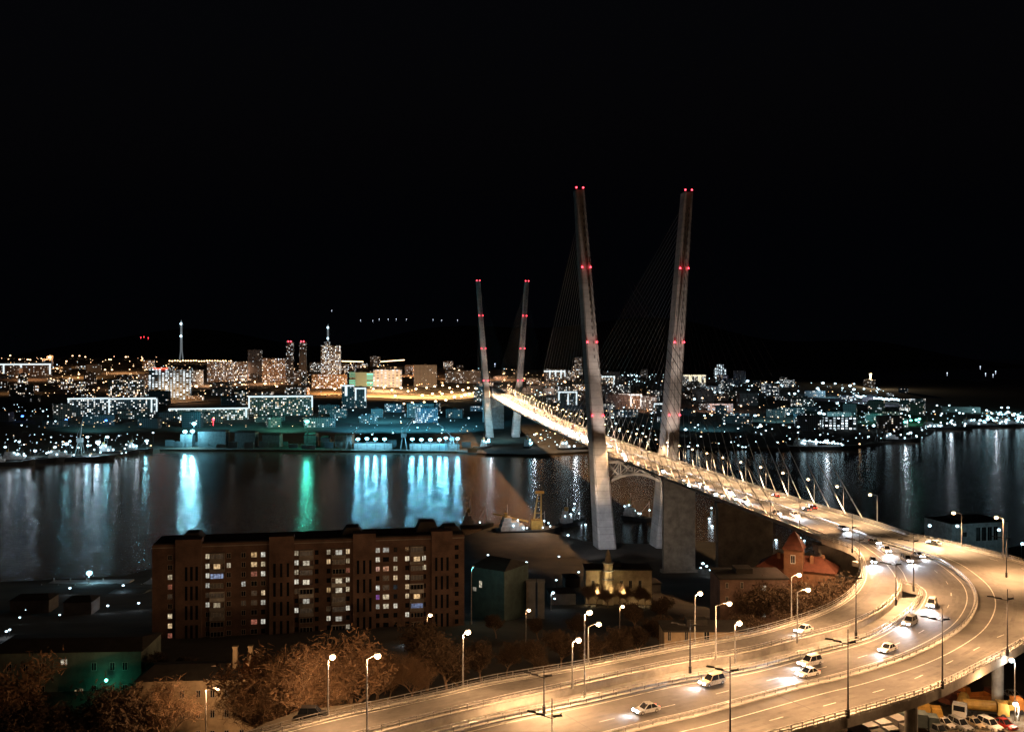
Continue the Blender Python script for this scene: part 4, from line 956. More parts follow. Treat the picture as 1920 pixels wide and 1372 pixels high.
block(1020,1062,692,714,'dim','distant block with comb like white strips left of the near pylon',strips=[(1020,696,1060,694),(1031,694,1031,709),(1042,694,1042,706),(1052,694,1052,709),(1059,694,1059,706)])
block(1045,1084,734,765,'dim','block with three vertical white strips seen behind the deck',strips=[(1046,735,1082,735),(1048,735,1048,750),(1065,738,1065,763),(1081,735,1081,762)])
block(1118,1153,704,742,'warm','tall block with a corner strip right beside the near left leg',strips=[(1128,706,1152,706),(1151,706,1151,738)])
block(1151,1204,738,766,'warm','block with four vertical white strips between the near legs',strips=[(1152,740,1203,740),(1153,740,1153,758),(1171,742,1171,760),(1183,742,1183,762),(1202,740,1202,762)])
block(1224,1245,755,775,'dim','small block with a short white strip by the near right leg',strips=[(1226,757,1244,757),(1227,757,1227,764)])
block(1280,1323,702,724,'dense','block with yellow white strips right of the near right leg',sm='strip_y',strips=[(1281,704,1322,704),(1293,704,1293,717),(1296,704,1296,717),(1310,704,1310,717),(1313,704,1313,717),(1321,709,1321,717)])
TWR=[(602,638,648,722,'dense','tall slab tower with beige facade left of centre',0),(608,618,641,650,'dense','low annex on top beside the tall beige slab tower',0),(537,550,640,722,'dim','left one of two slim twin towers with red roof lights',0),(561,574,640,722,'dim','right one of two slim twin towers with red roof lights',0),
(465,491,656,712,'dark','dark unlit tower left of the slim twin towers',0),(776,819,684,726,'dark','dark wide hotel block right of the white lit mall',0),(700,753,693,726,'mall','bright white lit mall facade',0),(655,699,698,724,'green','green lit office front left of the white mall',0),
(835,901,695,718,'dim','brown low block left of the far pylon',0),(1077,1092,670,702,'dim','slim hilltop tower left of the near pylon',0),(280,313,692,750,'office','office block with a red roof sign at left',0),(316,356,694,750,'office','office block right of the one with a red roof sign',0),
(585,650,702,728,'warm','wide warm lit block at the foot of the tall beige tower',0),(694,713,668,688,'dim','small block on the ridge right of the tall beige tower',0),(356,380,694,722,'cool','white lit block right of the two office blocks',0),(390,462,678,716,'warm','wide warm hillside block with many windows',0),
(492,535,672,716,'warm','warm block between dark tower and slim twin towers',0),(205,268,712,745,'warm','cluster of lit flats left of the office blocks',0),(1328,1374,757,771,'mall','white long building with rows of windows beyond the right leg',0),(1492,1545,786,801,'office','low harbour building lit pale blue at right',0),(1546,1606,783,806,'office','largest pale harbour building at right',0),
(1340,1362,690,705,'office','stepped hilltop building with white lit terraces',0),(1345,1357,683,692,'office','upper storey of the stepped hilltop building',0),(1376,1398,695,712,'dark','round dark hill building right of the stepped one',0),
(415,442,744,760,'dark','plain dark block above the roof with one long strip',0),(1620,1640,712,728,'dim','lit block at the foot of the tall lamp mast on the cape',0),(1770,1835,763,773,'grayplaster','long grey terminal on the right shore',0),(20,60,722,742,'dim','block below the left edge strip building',0)]
for u0,u1,vt,vb,st_,lab,yw in TWR: 
    dd=26 if st_=='dense' and u1-u0<40 else 16
    block(u0,u1,vt,vb,st_,lab,'office_building' if st_ in('office','mall','green') else 'apartment_block','building' if st_ in('office','mall','green') else 'apartment block',depth=dd)
for u,v,lab in ((539,640,'red lights on the left slim twin tower'),(563,640,'red lights on the right slim twin tower'),(297,691,'red neon band on the roof of the left office block')):
    Y=hit(u,722 if v<690 else 750); p=at(u+4,v,Y-1); q=MB(); 
    if v<690:
        for k in (-3,3): q.ball((k,0,0),1.6,n=6,k=4)
    else: q.box(-14,14,-.5,0,-1.2,1.2)
    o=tag(q.obj('roof_beacon' if v<690 else 'neon_sign',M['bulb_red'] if v<690 else M['tail']),lab,'beacon' if v<690 else 'sign'); o.location=p
# anonymous blocks over the hillsides
occ=[]
rb=random.Random(11)
ZN=[(0,300,690,760,26,('dim','warm','dark')),(300,600,690,760,20,('warm','dim','cool')),(590,900,770,795,10,('dim','cool')),(900,1100,700,770,22,('dim','warm','dark')),(1100,1300,700,810,18,('dim','cool','dark')),(1290,1520,715,800,30,('dim','cool','dark')),(1500,1740,735,815,18,('dark','cool','dim')),(0,600,785,808,12,('dark','dim')),(640,900,690,712,10,('dim','warm'))]
for u0,u1,v0,v1,n,sty in ZN:
    k=0; tries=0
    while k<n and tries<400:
        tries+=1; u=rb.uniform(u0,u1); v=rb.uniform(v0,v1); Y=hit(u,v)
        if not Y: continue
        X=(u-960)/F*Y
        if any((X-a)**2+((Y-b)*.8)**2<55**2 for a,b in occ): continue
        occ.append((X,Y)); Wm=rb.uniform(18,52); Hm=rb.choice([9,12,15,15,24,27]); du=Wm/Y*F/2
        block(u-du,u+du,v-Hm*F/Y,v,rb.choice(sty),'small distant block of flats among the city lights','apartment_block','apartment block',depth=13,group='small distant blocks of flats on the far shore',yaw=rb.uniform(-.5,.5),Y=Y); k+=1

# ---------------------------------------------------------------- city lights
def citymesh(bulb,r,ph=9):
    q=MB(); q.tube((0,0,-ph),(0,0,-r*.5),.18,.12,n=4,cap=False); q.ball((0,0,0),r,1,n=8,k=5,sz=.62); return q.mesh('street_lamp',[M['dsteel'],M[bulb]])
CM={}
LAMPN=0; STUFF=MB(); SM=['bulb_warm','bulb_wht','bulb_cya','bulb_grn','bulb_blu','bulb_sod','bulb_city']
def clamp_lamp(u,v,bulb='bulb_warm',px=3.0,energy=0,col=None,label=None,Y=None,force=False,ph=9,group=None,name='street_lamp'):
    global LAMPN
    if Y is None:
        Yk=hit(u,v+9) or 3100.
        for _ in range(2): Yk=hit(u,v+ph*F/Yk) or 3100.
    else: Yk=Y
    p=at(u,v,Yk); r=px*.5/F*Yk
    if not force and LAMPN>=200:
        STUFF.ball(p,r,SM.index(bulb),n=6,k=4,sz=.62); return
    key=(bulb,round(px*2)/2)
    if key not in CM: CM[key]=citymesh(bulb,1.0)
    me=CM[key]; o=link(name,me); o.location=p; o.scale=(r,r,r); 
    # pole reaches the ground whatever the bulb size
    tag(o,label or {'bulb_warm':'distant warm white street lamp in the city lights','bulb_wht':'distant cold white street lamp in the city lights','bulb_cya':'distant cyan floodlight in the city lights','bulb_grn':'distant green floodlight in the city lights','bulb_blu':'distant deep blue lamp in the city lights','bulb_sod':'distant orange street lamp in the city lights','bulb_city':'distant deep orange street lamp in the city lights'}[bulb],'street lamp',group or ('distant '+bulb[5:]+' street lamps'))
    LAMPN+=1
    if energy: light('POINT',p-Vector((0,.5+r*1.05,r*.4)),energy,col or SOD,None,1.0)
    return o
# harbour floodlights that throw the coloured streaks on the bay
for i,(u,v) in enumerate(((671,823),(688,822),(704,823),(721,823),(773,823),(790,824),(807,824),(824,824),(836,821),(858,822))):
    clamp_lamp(u,v,'bulb_cya',8,2.4e4,(.22,.72,1.0),'cyan floodlight of the long row on the quay, one of ten alike',Y=Yf(u)+9,force=True,group='row of cyan floodlights on the quay',name='quay_floodlight')
for u,v,lab in ((364,794,'highest cyan floodlight of the trio at the left quay'),(347,809,'lower left cyan floodlight of the trio at the left quay'),(361,808,'lower right cyan floodlight of the trio at the left quay')):
    clamp_lamp(u,v,'bulb_cya',9,4e4,(.3,.8,1.0),lab,Y=Yf(u)+22,force=True)
clamp_lamp(576,790,'bulb_grn',9,3.2e4,(.08,.9,.62),'single green floodlight above the quay',Y=Yf(576)+30,force=True)
for u,v,px,e in ((164,819,6,3e4),(184,829,10,6e4),(201,819,7,4e4),(125,832,8,4e4),(275,826,7,4e4),(66,845,6,3e4),(36,828,5,1e4),(103,838,6,2e4),(131,827,5,0),(165,835,6,2e4),(287,811,4,0),(147,839,4,0),(10,838,5,1e4)):
    clamp_lamp(u,v,'bulb_wht',px,e*.14,(.25,.72,.85) if u%2 else (.55,.75,.9),Y=Yf(u)+12)
for u,v,bulb,px in ((400,786,'bulb_red',6),): 
    p=at(u,v,1330); q=MB(); q.ball((0,0,0),1.8,n=8,k=5); q.tube((0,0,-9),(0,0,-2),.3,n=4); o=tag(q.obj('street_lamp',M['bulb_red']),'single red lamp above the quay','street lamp'); o.location=p
for u,v in ((42,780),(124,787),(199,788),(221,717),(1367,713)): clamp_lamp(u,v,'bulb_blu',5)
# interchange lamps at the far bridge end
for u,v,px in ((757,757,6),(773,755,6),(795,754,6),(817,752,6),(836,750,6),(852,744,7),(847,735,6),(829,738,6),(811,738,6),(792,741,7),(865,743,6),(872,740,7),(880,738,7),(889,736,6),(900,735,6),(741,742,6),(700,729,5),(720,726,5),(735,731,5),(752,727,6),(765,733,5),(780,729,6),(800,727,5),(815,724,5),(830,722,5),(843,727,5),(858,724,5),(868,731,6),(878,727,5),(893,728,6),(640,722,5),(595,726,6),(628,729,6),(497,719,6),(478,716,4),(519,724,5),(557,700,4),(600,705,3)):
    clamp_lamp(u,v,'bulb_sod',px*.8,0,(1,.5,.18))
for i,u in enumerate(np.linspace(318,433,24)): clamp_lamp(float(u),676.5+rb.uniform(-.7,.7),'bulb_warm',3.6)
for u in np.linspace(642,680,14): clamp_lamp(float(u),677+(u-642)*.03,'bulb_warm',3.2)
for u in np.linspace(712,757,16): clamp_lamp(float(u),678-(u-712)*.07,'bulb_warm',3.2)
for u,v,px in ((360,712,7),(368,724,9),(375,712,7),(171,703,6),(148,701,5),(236,669,5),(267,672,4),(208,674,4),(197,693,5),(210,693,5),(136,667,4),(149,667,4),(160,669,4),(37,674,5),(52,674,5),(101,712,4),(124,713,4),(443,711,6),(456,711,6),(441,720,5),(405,722,5),(395,723,5),(194,717,4)):
    clamp_lamp(u,v,'bulb_warm',px*.75,0,(1,.7,.45))
for u,v,px in ((1543,718,7),(1533,728,7),(1566,719,5),(1594,723,7),(1601,730,7),(1620,729,5),(1490,738,6),(1496,746,5),(1478,776,6),(1537,774,9),(1545,776,7),(1551,783,6),(1569,783,6),(1580,779,6),(1391,783,6),(1425,799,7),(1480,801,5),(1497,800,6),(1570,756,6),(1712,760,9),(1285,805,8),(1302,748,6),(1316,746,4),(1402,714,7),(1331,735,6),(1340,735,5),(1350,736,4),(1410,723,4),(1358,794,4),(1321,779,5),(1334,778,4),(1371,775,5),(1416,779,7),(1308,741,4),(1638,798,7),(1436,807,4),(1384,803,4),(1303,801,4),(1291,837,6),(1308,835,5),(1392,838,5),(1398,838,4),(1458,829,4)):
    clamp_lamp(u,v,'bulb_wht',px*.85,0)
for u in np.linspace(1605,1705,22): clamp_lamp(float(u),743+(u-1605)*.085+rb.uniform(-1.5,1.5),'bulb_wht',6)
for u,v in ((1685,789),(1697,791),(1708,788),(1718,787),(1724,785),(1667,799),(1673,800),(1690,802)): clamp_lamp(u,v,'bulb_grn' if u>1680 else 'bulb_wht',5.5,3e3 if u in(1697,1718,1667) else 0,(.2,1,.6))
for u in np.linspace(1505,1577,14): clamp_lamp(float(u),826+(u-1505)*.08,'bulb_wht',4.2,1e3 if int(u)%2 else 0,(.4,.8,1),Y=Yf(u)+6)
for u,v,px in ((1850,769,6),(1878,764,6),(1890,764,7),(1860,775,6),(1872,776,5),(1838,788,8),(1852,786,9),(1846,792,9),(1890,772,7),(1900,778,9),(1910,782,9),(1916,781,9),(1870,783,5),(1799,774,6),(1806,775,5),(1780,760,5),(1751,771,5),(1766,775,5),(1785,788,6),(1765,798,7),(1790,796,7),(1808,792,6),(1757,760,5),(1690,775,5),(1700,768,5)):
    clamp_lamp(u,v,'bulb_wht',px*.75,1e3 if px>=8 else 0,(.4,.8,1))
# loose lights, drawn by district
LZ=[(0,300,664,700,60,'bulb_warm',3.0),(0,270,698,745,55,'bulb_warm',2.8),(250,470,682,742,90,'bulb_warm',2.9),(130,300,706,742,30,'bulb_city',3.2),(0,130,758,802,26,'bulb_wht',2.8),(120,620,778,800,34,'bulb_warm',2.5),(0,285,812,852,64,'bulb_wht',2.5),
 (440,600,676,722,60,'bulb_warm',2.8),(600,900,700,735,60,'bulb_city',2.8),(630,900,768,800,34,'bulb_wht',2.8),(630,900,800,815,14,'bulb_cya',2.6),(905,1090,690,745,90,'bulb_warm',3.0),(930,1100,725,742,40,'bulb_wht',3.6),(1000,1095,745,800,26,'bulb_warm',2.6),(1000,1090,806,838,18,'bulb_wht',4),
 (1130,1245,685,725,60,'bulb_wht',2.8),(1130,1235,760,835,50,'bulb_wht',3.4),(1150,1220,725,780,22,'bulb_city',2.6),(1285,1500,704,745,80,'bulb_wht',2.8),(1285,1500,745,800,60,'bulb_warm',2.9),(1290,1620,795,835,60,'bulb_wht',2.8),(1500,1660,715,790,90,'bulb_wht',3.0),(1600,1740,770,822,60,'bulb_wht',3.0),(1740,1920,762,796,50,'bulb_wht',2.8),(1840,1920,762,792,40,'bulb_cya',4),(650,760,670,682,16,'bulb_warm',2.5),(850,900,690,712,10,'bulb_warm',2.6),(1330,1500,690,716,30,'bulb_warm',2.4)]
for u0,u1,v0,v1,n,bl,px in LZ:
    for _ in range(int(n*(1.5 if u1<1100 else 1.0))):
        u=rb.uniform(u0,u1); v=rb.uniform(v0,v1); 
        if v<interp(SKY,u)-2: v=interp(SKY,u)+rb.uniform(-2,6)
        b=bl if rb.random()<.8 else rb.choice(['bulb_warm','bulb_wht','bulb_city'])
        clamp_lamp(u,v,b,px*rb.choice([.25,.3,.35,.4,.5,.6,.8,1.2]))
tag(STUFF.obj('city_lights',[M[k] for k in SM]),'countless small white and orange lamps of the city across the bay','city lights',None,'stuff')
# near shore lamps
for u,v,bl,px,e in ((1164,1,0,0,0),):
    pass
NSL=[(1183,953,5),(1189,957,6),(1183,964,6),(1197,962,4),(1199,968,6),(1207,972,8),(1214,971,5),(1330,972,5),(1335,986,5),(1351,965,4),(1334,952,4),(1348,990,5),(1070,964,5),(1065,971,6),(1089,983,5),(1098,983,4),(1065,1003,5),(1077,944,4),(1435,1015,6),(1441,1008,6),(1446,1013,6),(1455,1012,5),(1500,1008,5),(1508,1013,4),(1318,1056,6),(1325,1061,5),(1332,1068,5),(1314,1064,4),(12,1183,5),(18,1180,5),(37,1157,4),(112,1152,4),(231,1097,5),(131,1102,5),(202,1135,5),(260,1130,5),(48,1143,2),(915,1040,4),(987,1054,5),(1048,1043,4),(1085,1072,4),(1043,1087,4),(1074,1118,4),(1040,1122,4),(757,1206,6),(742,1229,3),(1202,1117,0)]
for i,(u,v,px) in enumerate(NSL):
    if px==0: continue
    Y=hit(u,v+14) or 600; clamp_lamp(u,v,'bulb_wht',px,120 if px>4 else 0,(.75,.85,1),'small white yard lamp on the dark near shore',Y=Y,force=True,group='yard lamps on the near shore',name='yard_lamp')
p=at(167,1075,445); lit_lamp(Vector((p.x,p.y,zt(p.x,p.y))),p.z,(.1,0,0),'tall cyan white lamp above the long quay roof at left',2600,(.4,.8,1),'bulb_cya',1.3,None)
for u0,u1,v,lab in ((70,226,1103,'long low quay roof lit pale cyan at left'),(258,286,1100,'short quay roof lit pale cyan beside the apartment block')):
    Y=440; X=((u0+u1)/2-960)/F*Y; W=(u1-u0)/F*Y; g=zt(X,Y); z=CH-(v-HOR)*Y/F; q=MB(); q.prism([(-W/2,z-g-.5),(W/2,z-g),(W/2,z-g+.6),(-W/2,z-g+.1)],0,16)
    for k in range(max(2,int(W/8))): 
        for yy in (2,14): q.tube((-W/2+1+k*8,yy,0),(-W/2+1+k*8,yy,z-g-.3),.25,n=5)
    o=tag(q.obj('quay_canopy',M['white']),lab,'canopy'); o.location=(X,Y,g)
house(196,262,1134,395,12,'container','dark shed with a dim blue side at left below the quay roof',name='shed',cat='shed')
p=at(225,1125,380); light('POINT',p,500,(.2,.6,1),None,.4)
p=at(168,1158,380); light('POINT',p,500,(1,.5,.1),None,.4)

# roads of the interchange across the water
for pts,wd in (([(585,742),(640,741),(700,745),(760,749),(830,751),(905,745)],26),([(690,727),(780,731),(860,736),(915,742)],24),([(740,738),(800,742),(860,746)],16),([(270,762),(330,756),(420,750)],14),([(350,735),(420,728),(470,722)],14)):
    c=[]
    for u,v in pts: 
        Y=hit(u,v); c.append(Vector(((u-960)/F*Y,Y,zt((u-960)/F*Y,Y)+1.2)))
    c=spline(c,15); tag(ribbon(c,wd,.0).obj('road',M['quay']),'orange lit road of the far interchange','road',kind='structure')
for u,v,e,c in ((620,738,1.2e6,(1,.45,.15)),(700,742,1.8e6,(1,.45,.15)),(760,744,2.6e6,(1,.5,.18)),(820,745,2.6e6,(1,.5,.18)),(880,741,2.6e6,(1,.55,.22)),(720,733,1.8e6,(1,.6,.3)),(150,708,4e5,(1,.5,.2)),(60,712,3e5,(1,.45,.2)),(400,724,6e5,(1,.55,.3)),(450,712,5e5,(1,.5,.25)),(330,752,2e5,(1,.5,.2)),(250,730,4e5,(1,.55,.3)),(960,735,7e5,(1,.7,.5)),(1050,740,5e5,(1,.7,.5)),(1190,770,2e5,(1,.5,.3)),(20,738,1e5,(1,.5,.2)),(500,720,5e5,(1,.5,.25)),
  (1330,735,3e5,(.4,.7,1)),(1550,745,4e5,(.25,.6,.9)),(1640,760,5e5,(.5,.65,1)),(1560,790,2.5e5,(.3,.8,1)),(1450,790,2e5,(.25,.7,.9)),(1690,795,1.6e5,(.15,1,.6)),(1340,772,2e5,(1,.55,.4)),(1320,805,1.5e5,(.2,.7,1)),(680,806,6e5,(.06,.42,.7)),(760,806,6e5,(.06,.42,.7)),(840,806,6e5,(.06,.42,.7)),(720,790,5e5,(.08,.4,.6)),(540,806,3e5,(.1,.6,.5)),(400,806,3e5,(.06,.4,.5)),(180,806,2e5,(.1,.4,.5)),(100,690,5e5,(1,.5,.2)),(230,700,5e5,(1,.5,.22)),(560,705,5e5,(1,.5,.25)),(780,705,6e5,(1,.45,.2)),(860,712,8e5,(1,.45,.18)),(940,712,5e5,(1,.5,.25)),(1870,775,2e5,(.4,.9,1)),(930,825,1e5,(.3,.8,1))):
    Y=hit(u,v) or 3000; X=(u-960)/F*Y  # spots added to spread city glow over ground and facades
    if v<762 and c[2]<.6: light('SPOT',(X,Y,zt(X,Y)+50),e*.9,c,None,3,(0,0,0),R(132),.9)
    light('SPOT',(X,Y-30,zt(X,Y)+42),e*((.55 if c[2]<.6 else 1.0) if v<762 else 1.1),c,None,3,Vector((0,1,-.9)).to_track_quat('-Z','Y').to_euler(),R(140),.9)

# ---------------------------------------------------------------- quay sheds, ships, cranes, far bridge pylons, lattice mast
QS=[(338,360,814,832,'container','small teal lit shed under the floodlight trio','white'),(371,423,809,834,'container','long pale shed right of the floodlight trio',0),(440,478,811,830,'container','low green tinted shed on the quay',0),(492,524,815,838,'container','dark shed with a lit blue end wall on the quay',0),(570,592,814,832,'container','dark blue box shed under the green floodlight',0),(601,616,820,838,'container','small dark kiosk on the quay',0),(628,660,816,832,'greenplaster','low shed with greenish doors left of the cyan floodlights',0),(664,735,831,834,'concrete_d','low lit quay canopy under the first four cyan floodlights',0),(768,862,832,835,'concrete_d','low lit quay canopy under the last six cyan floodlights',0)]
for u0,u1,vt,vb,mt,lab,_ in QS:
    Y=Yf((u0+u1)/2)+(30 if u0<660 else 14); house(u0,u1,vt,Y,18 if u0<660 else 8,mt,lab,name='quay_shed',cat='shed',roof='gable' if u0<660 else 'flat',rh=2)
rc=random.Random(4)
for i in range(34):
    u=rc.choice([rc.uniform(300,640),rc.uniform(640,900)]); Y=Yf(u)+rc.uniform(8,60); X=(u-960)/F*Y; n=rc.choice([1,2,3]); q=MB()
    for k in range(1): 
        q.box(-6,6,-1.2,1.2,0,2.6)
        for t in np.linspace(-5.8,5.8,16): q.box(t-.08,t+.08,-1.26,1.26,.1,2.5)
    me=CM.setdefault('cont',q.mesh('container',[M['container']])); 
    for k in range(n):
        o=link('shipping_container',me); o.location=(X,Y,2.6+2.65*k); o.rotation_euler=(0,0,0 if n>1 else rc.uniform(-.3,.3)); tag(o,'dull green shipping container on the far quay','shipping container','shipping containers on the far quay')
def ship(u,v,L,Bm,hd,label,lights=6,sup=.7,crane=False,bulb='bulb_wht',hullm='hull',e=0,H=5):
    Y=F*CH/(v-HOR); X=(u-960)/F*Y; root=empty('ship',(X,Y,0),hd,label,'ship')
    st=[(-.5,.8),(-.45,1),(.2,1),(.38,.7),(.5,.02)]; vs=[]; fs=[]
    for a,wd in st:
        z=H*(1.25 if a>.3 else 1); vs+=[(a*L*.94,-wd*Bm*.35,-1),(a*L*.94,wd*Bm*.35,-1),(a*L,wd*Bm/2,z),(a*L,-wd*Bm/2,z)]
    for i in range(4):
        for j in range(4): p_=i*4+j; q_=i*4+(j+1)%4; fs.append((p_,q_,q_+4,p_+4))
    fs+=[(0,1,2,3),(16,17,18,19)]; q=MB(); q.add(vs,fs); q.obj('hull',M[hullm],root)
    x0=-L*.42; q=MB(); q.box(x0,x0+L*.22*sup*2,-Bm*.36,Bm*.36,H,H+3); q.box(x0+1,x0+L*.2*sup*1.7,-Bm*.32,Bm*.32,H+3,H+5.8); q.box(x0+2,x0+L*.1*sup*2,-Bm*.3,Bm*.3,H+5.8,H+8.4); q.box(x0+3,x0+5,-1,1,H+8.4,H+11,1); q.obj('superstructure',[M['white'],M['ochrepaint']],root)
    q=MB(); q.tube((x0+5,0,H+8),(x0+5,0,H+17),.25,.12,n=5); q.tube((L*.25,0,H),(L*.25,0,H+12),.25,.12,n=5); q.tube((L*.25,0,H+11),(L*.05,0,H+4),.12,n=4); q.obj('mast',M['steel'],root)
    rr_=random.Random(int(u))
    for k in range(lights):
        q=MB(); q.ball((0,0,0),1.0*Y/1100,n=6,k=4); o=q.obj('deck_light',M[bulb],root); o.location=(rr_.uniform(-.45,.35)*L,-Bm*.4,H+rr_.uniform(1.5,9))
    if crane:
        q=MB(); b=(6,0,H); tp=(8,0,H+24)
        for sx,sy in ((-3,-2),(3,-2),(-3,2),(3,2)): q.tube((b[0]+sx,sy,H),(tp[0]+sx*.35,sy*.35,H+24),.4,.3,n=4)
        for zz in np.linspace(3,23,6): f_=1-zz/24*.65; q.tube((b[0]-3*f_+zz/12,-2*f_,H+zz),(b[0]+3*f_+zz/12,-2*f_,H+zz),.2,n=4)
        q.box(2,10,-3,3,H,H+6); q.box(5,11,-1.5,1.5,H+24,H+25.5); q.tube((0,0,H+5),(-24,0,H+11),.8,.4,n=4); q.obj('crane',M['ochrepaint'],root)
    if e: light('POINT',(0,-Bm*.9,H+10),e,(.8,.9,1),root,1)
    return root
ship(990,1002,46,16,R(8),'floating crane vessel with a yellow lattice crane moored at the near shore',9,.8,True,e=4000,H=4)
for a in ((60,868,70,14,R(12),'grey ship moored at far left with its bow to the right',5),(150,864,78,15,R(14),'long dark ship lying in front of the bright quay lamps at left',7),(222,853,50,11,R(8),'small ship behind the long dark ship at left',6),(262,849,34,9,R(2),'rusty trawler nearest the open water at left',6),(20,873,50,12,R(20),'ship cut by the left edge of the photo',4)):
    ship(*a,e=1500)
for a in ((1545,843,90,16,R(-3),'ship with a row of deck lights at the right shore',10),(1690,829,60,13,R(6),'green lit ship at the tip of the right quay',6),(1775,806,90,15,R(4),'warm lit ship at the right marina',9),(1858,801,110,18,R(2),'brightly lit ship at the right harbour',10),(1915,800,90,16,R(3),'ship cut by the right edge, brightly lit',8)):
    ship(*a,e=4e3)
for a in ((990,842,30,9,R(80),'lit boat right of the far pylon foot',6),(912,843,26,8,R(60),'boat with cyan lights at the far pylon foot',6),(1076,846,44,10,R(10),'lit boat left of the near pylon',6)):
    ship(*a,e=4e3,bulb='bulb_cya' if a[0]<1000 else 'bulb_wht')
for a in ((1075,985,26,7,R(40),'small boat moored left of the near pylon foot',3),(1200,976,30,8,R(-35),'boat moored behind the near pylon between its legs',4),(895,990,24,7,R(5),'small dark boat at the near shore by the apartment block',1)): ship(*a,H=3)
def crane(u,vb,vt,lab,lean=6):
    Y=Yf(u)+20; X=(u-960)/F*Y; h=CH-(vt-HOR)*Y/F-2.6; root=empty('harbour_crane',(X,Y,2.6),0,lab,'crane')
    q=MB(); 
    for a,b in ((-4,-4),(4,-4),(-4,4),(4,4)): q.tube((a,b,0),(a*.4,b*.4,h*.35),.5,n=4)
    q.box(-3,3,-3,3,h*.35,h*.35+5); q.obj('portal',M['steel'],root)
    q=MB()
    for o_ in (-.8,.8): q.tube((0,o_,h*.35+4),(lean*3,o_,h),.35,n=4)
    for k in range(8): t=k/8; q.tube((lean*3*t,-.8,h*.35+4+(h*.65-4)*t),(lean*3*(t+.12),.8,h*.35+4+(h*.65-4)*(t+.12)),.2,n=4)
    q.tube((-3,0,h*.35+10),(lean*3,0,h),.15,n=4); q.tube((-3,0,h*.35+5),(-3,0,h*.35+10),.3,n=4); q.obj('jib',M['steel'],root)
crane(757,838,778,'harbour crane between the two groups of cyan floodlights',5); crane(848,838,793,'harbour crane at the right end of the cyan floodlights',-6); crane(150,845,788,'slim harbour crane behind the moored ships at left',1)
crane(655,838,800,'low harbour crane left of the cyan floodlights',4); crane(1648,825,783,'harbour crane at the right quay',-3)
def farpylon(u,vt,vb,Y,lab):
    X=(u-960)/F*Y; z1=CH-(vt-HOR)*Y/F; root=empty('distant_bridge_pylon',(X,Y,0),0,lab,'pylon')
    q=MB(); zk=z1*.42
    for sg in (-1,1): q.tube((sg*20,0,0),(sg*4,0,zk),5,4,n=6); q.tube((sg*4,0,zk),(sg*2.5,0,z1*.97),4,3,n=6)
    q.tube((0,0,z1*.95),(0,0,z1),3,1.5,n=6); q.obj('legs',M['far_pylon'],root)
    for zz in (z1*.95,z1*.72):
        q=MB(); q.ball((0,0,0),7,n=8,k=5); o=q.obj('floodlight',M['bulb_wht'],root); o.location=(0,-7,zz-6)
    q=MB()
    for k in range(10):
        for sg in (-1,1): q.tube((0,0,z1*(.55+.42*k/9)),(sg*(60+45*k),0,70),.25,n=3,cap=False)
    tag(q.obj('cable_fan',M['cable'],root),kind='stuff')
M['far_pylon']=emis('self_lit_pylon_concrete',(.55,.62,.66),.22)  # emission puts the floodlighting into the colour of the legs
farpylon(340,600,680,5600,'slim floodlit pylon of a distant bridge, left one'); farpylon(615,608,660,6400,'slim floodlit pylon of a distant bridge behind the beige tower')
Y=hit(1632,728); X=(1632-960)/F*Y; z1=CH-(700-HOR)*Y/F; g=zt(X,Y); q=MB(); q.tube((0,0,0),(0,0,z1-g),2.2,1.2,n=8); q.tube((0,0,z1-g-9),(0,0,z1-g),3.4,4.6,n=8,m=1)
o=tag(q.obj('lit_mast',[M['plaster'],M['strip_y']]),'tall mast with a glowing yellow head on the cape at right','mast'); o.location=(X,Y,g)
light('POINT',(X,Y-12,z1-12),4e5,(1,.75,.45),None,2)
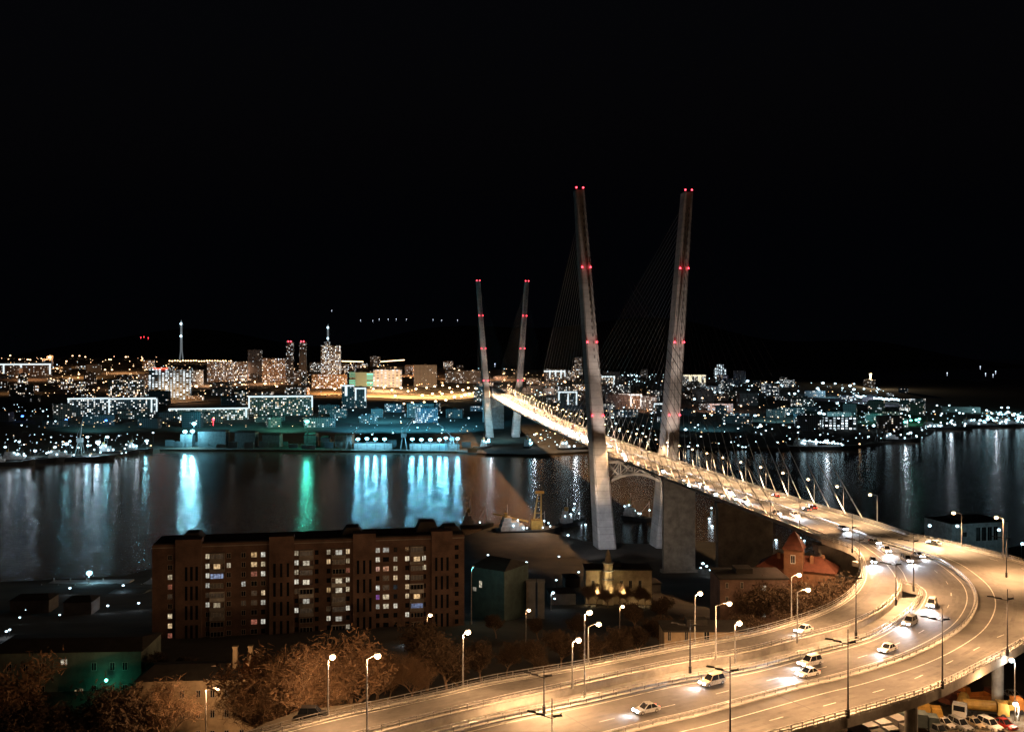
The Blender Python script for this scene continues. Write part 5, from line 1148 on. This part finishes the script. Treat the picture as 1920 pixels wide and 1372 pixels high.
# lights on the island hills behind
for u,v in ((676,600),(699,601),(711,598),(728,598),(743,598),(762,598),(812,599),(828,600),(622,582),(858,600),(928,682),(1776,699),(1838,687),(1848,700),(1862,702),(1867,696),(1842,739),(264,632),(270,631),(278,633)):
    Y=7600 if v<650 else 4300; q=MB(); red=u<300; r=1.4*Y/F*(.5 if v<650 else .8); q.ball((0,0,0),r,n=6,k=4,sz=.6); q.tube((0,0,-14),(0,0,0),.4,n=4)
    o=tag(q.obj('hill_lamp',M['bulb_red'] if red else M['bulb_far']),'faint lone lamp high on the dark hills' if not red else 'faint red mast lamp above the left skyline','street lamp','lone lamps on the dark hills' if not red else 'red mast lamps at left'); o.location=at(u,v,Y)


M['headoff']=M['off']
YC=[(1772,1352,'white'),(1800,1356,'silver'),(1828,1352,'beige'),(1856,1356,'white'),(1884,1354,'red'),(1760,1368,'grey'),(1900,1300,'silver'),(1700,1370,'white')]
YL={'white':['white car parked nearest the pier in the yard','white car parked third from the right edge in the yard','white car parked left of the pier at the bottom of the yard'],'silver':['silver car parked beside the white one in the yard','silver car parked up against the bend in the yard'],'beige':['beige car parked in the middle of the yard row'],'red':['dark red car parked in the yard row near the right edge'],'grey':['grey car parked at the bottom edge of the yard']}
for i,(u,v,cn) in enumerate(YC):
    Y=150
    for _ in range(40): X=(u-960)/F*Y; Y=F*(CH-(zt(X,Y)+.8))/(v-HOR)
    X=(u-960)/F*Y; kd=['sedan','suv'][i%2]; o=car(kd,'car_'+cn,(X,Y,zt(X,Y)+.02),(.35,-1,0),YL[cn].pop(0))
    for ch in o.children:
        if ch.name.startswith(('headlight','tail_light')):
            key=('off',ch.data.name)
            if key not in CM: me=ch.data.copy(); me.materials[0]=M['off']; CM[key]=me
            ch.data=CM[key]

po=[o for o in bpy.data.objects if o.get('label','').startswith('dark parked car')][0]
for ch in po.children:
    if ch.name.startswith(('headlight','tail_light')):
        me=ch.data.copy(); me.materials[0]=M['off']; ch.data=me
for u0,u1,vt,Y,lab in ((925,960,1044,330,'small pale hut in the dark yard behind the low hall'),(1032,1080,1056,350,'low shed in the dark yard left of the floodlit tower'),(1060,1088,1010,430,'long low shed near the shore left of the pylon foot'),(940,985,1006,480,'dark shed on the shore in front of the crane vessel'),(1160,1240,1042,400,'low dark shed at the foot of the near pylon'),(20,90,1150,330,'low dark shed at the left edge behind the long house'),(120,170,1165,320,'small dark shed left of the apartment block')):
    X=((u0+u1)/2-960)/F*Y; vt=HOR+(CH-zt(X,Y)-4.2)*F/Y
    house(u0,u1,vt,Y,9,'concrete_d',lab,name='shed',cat='shed',roof='gable',rh=1.3,rz=R(6))
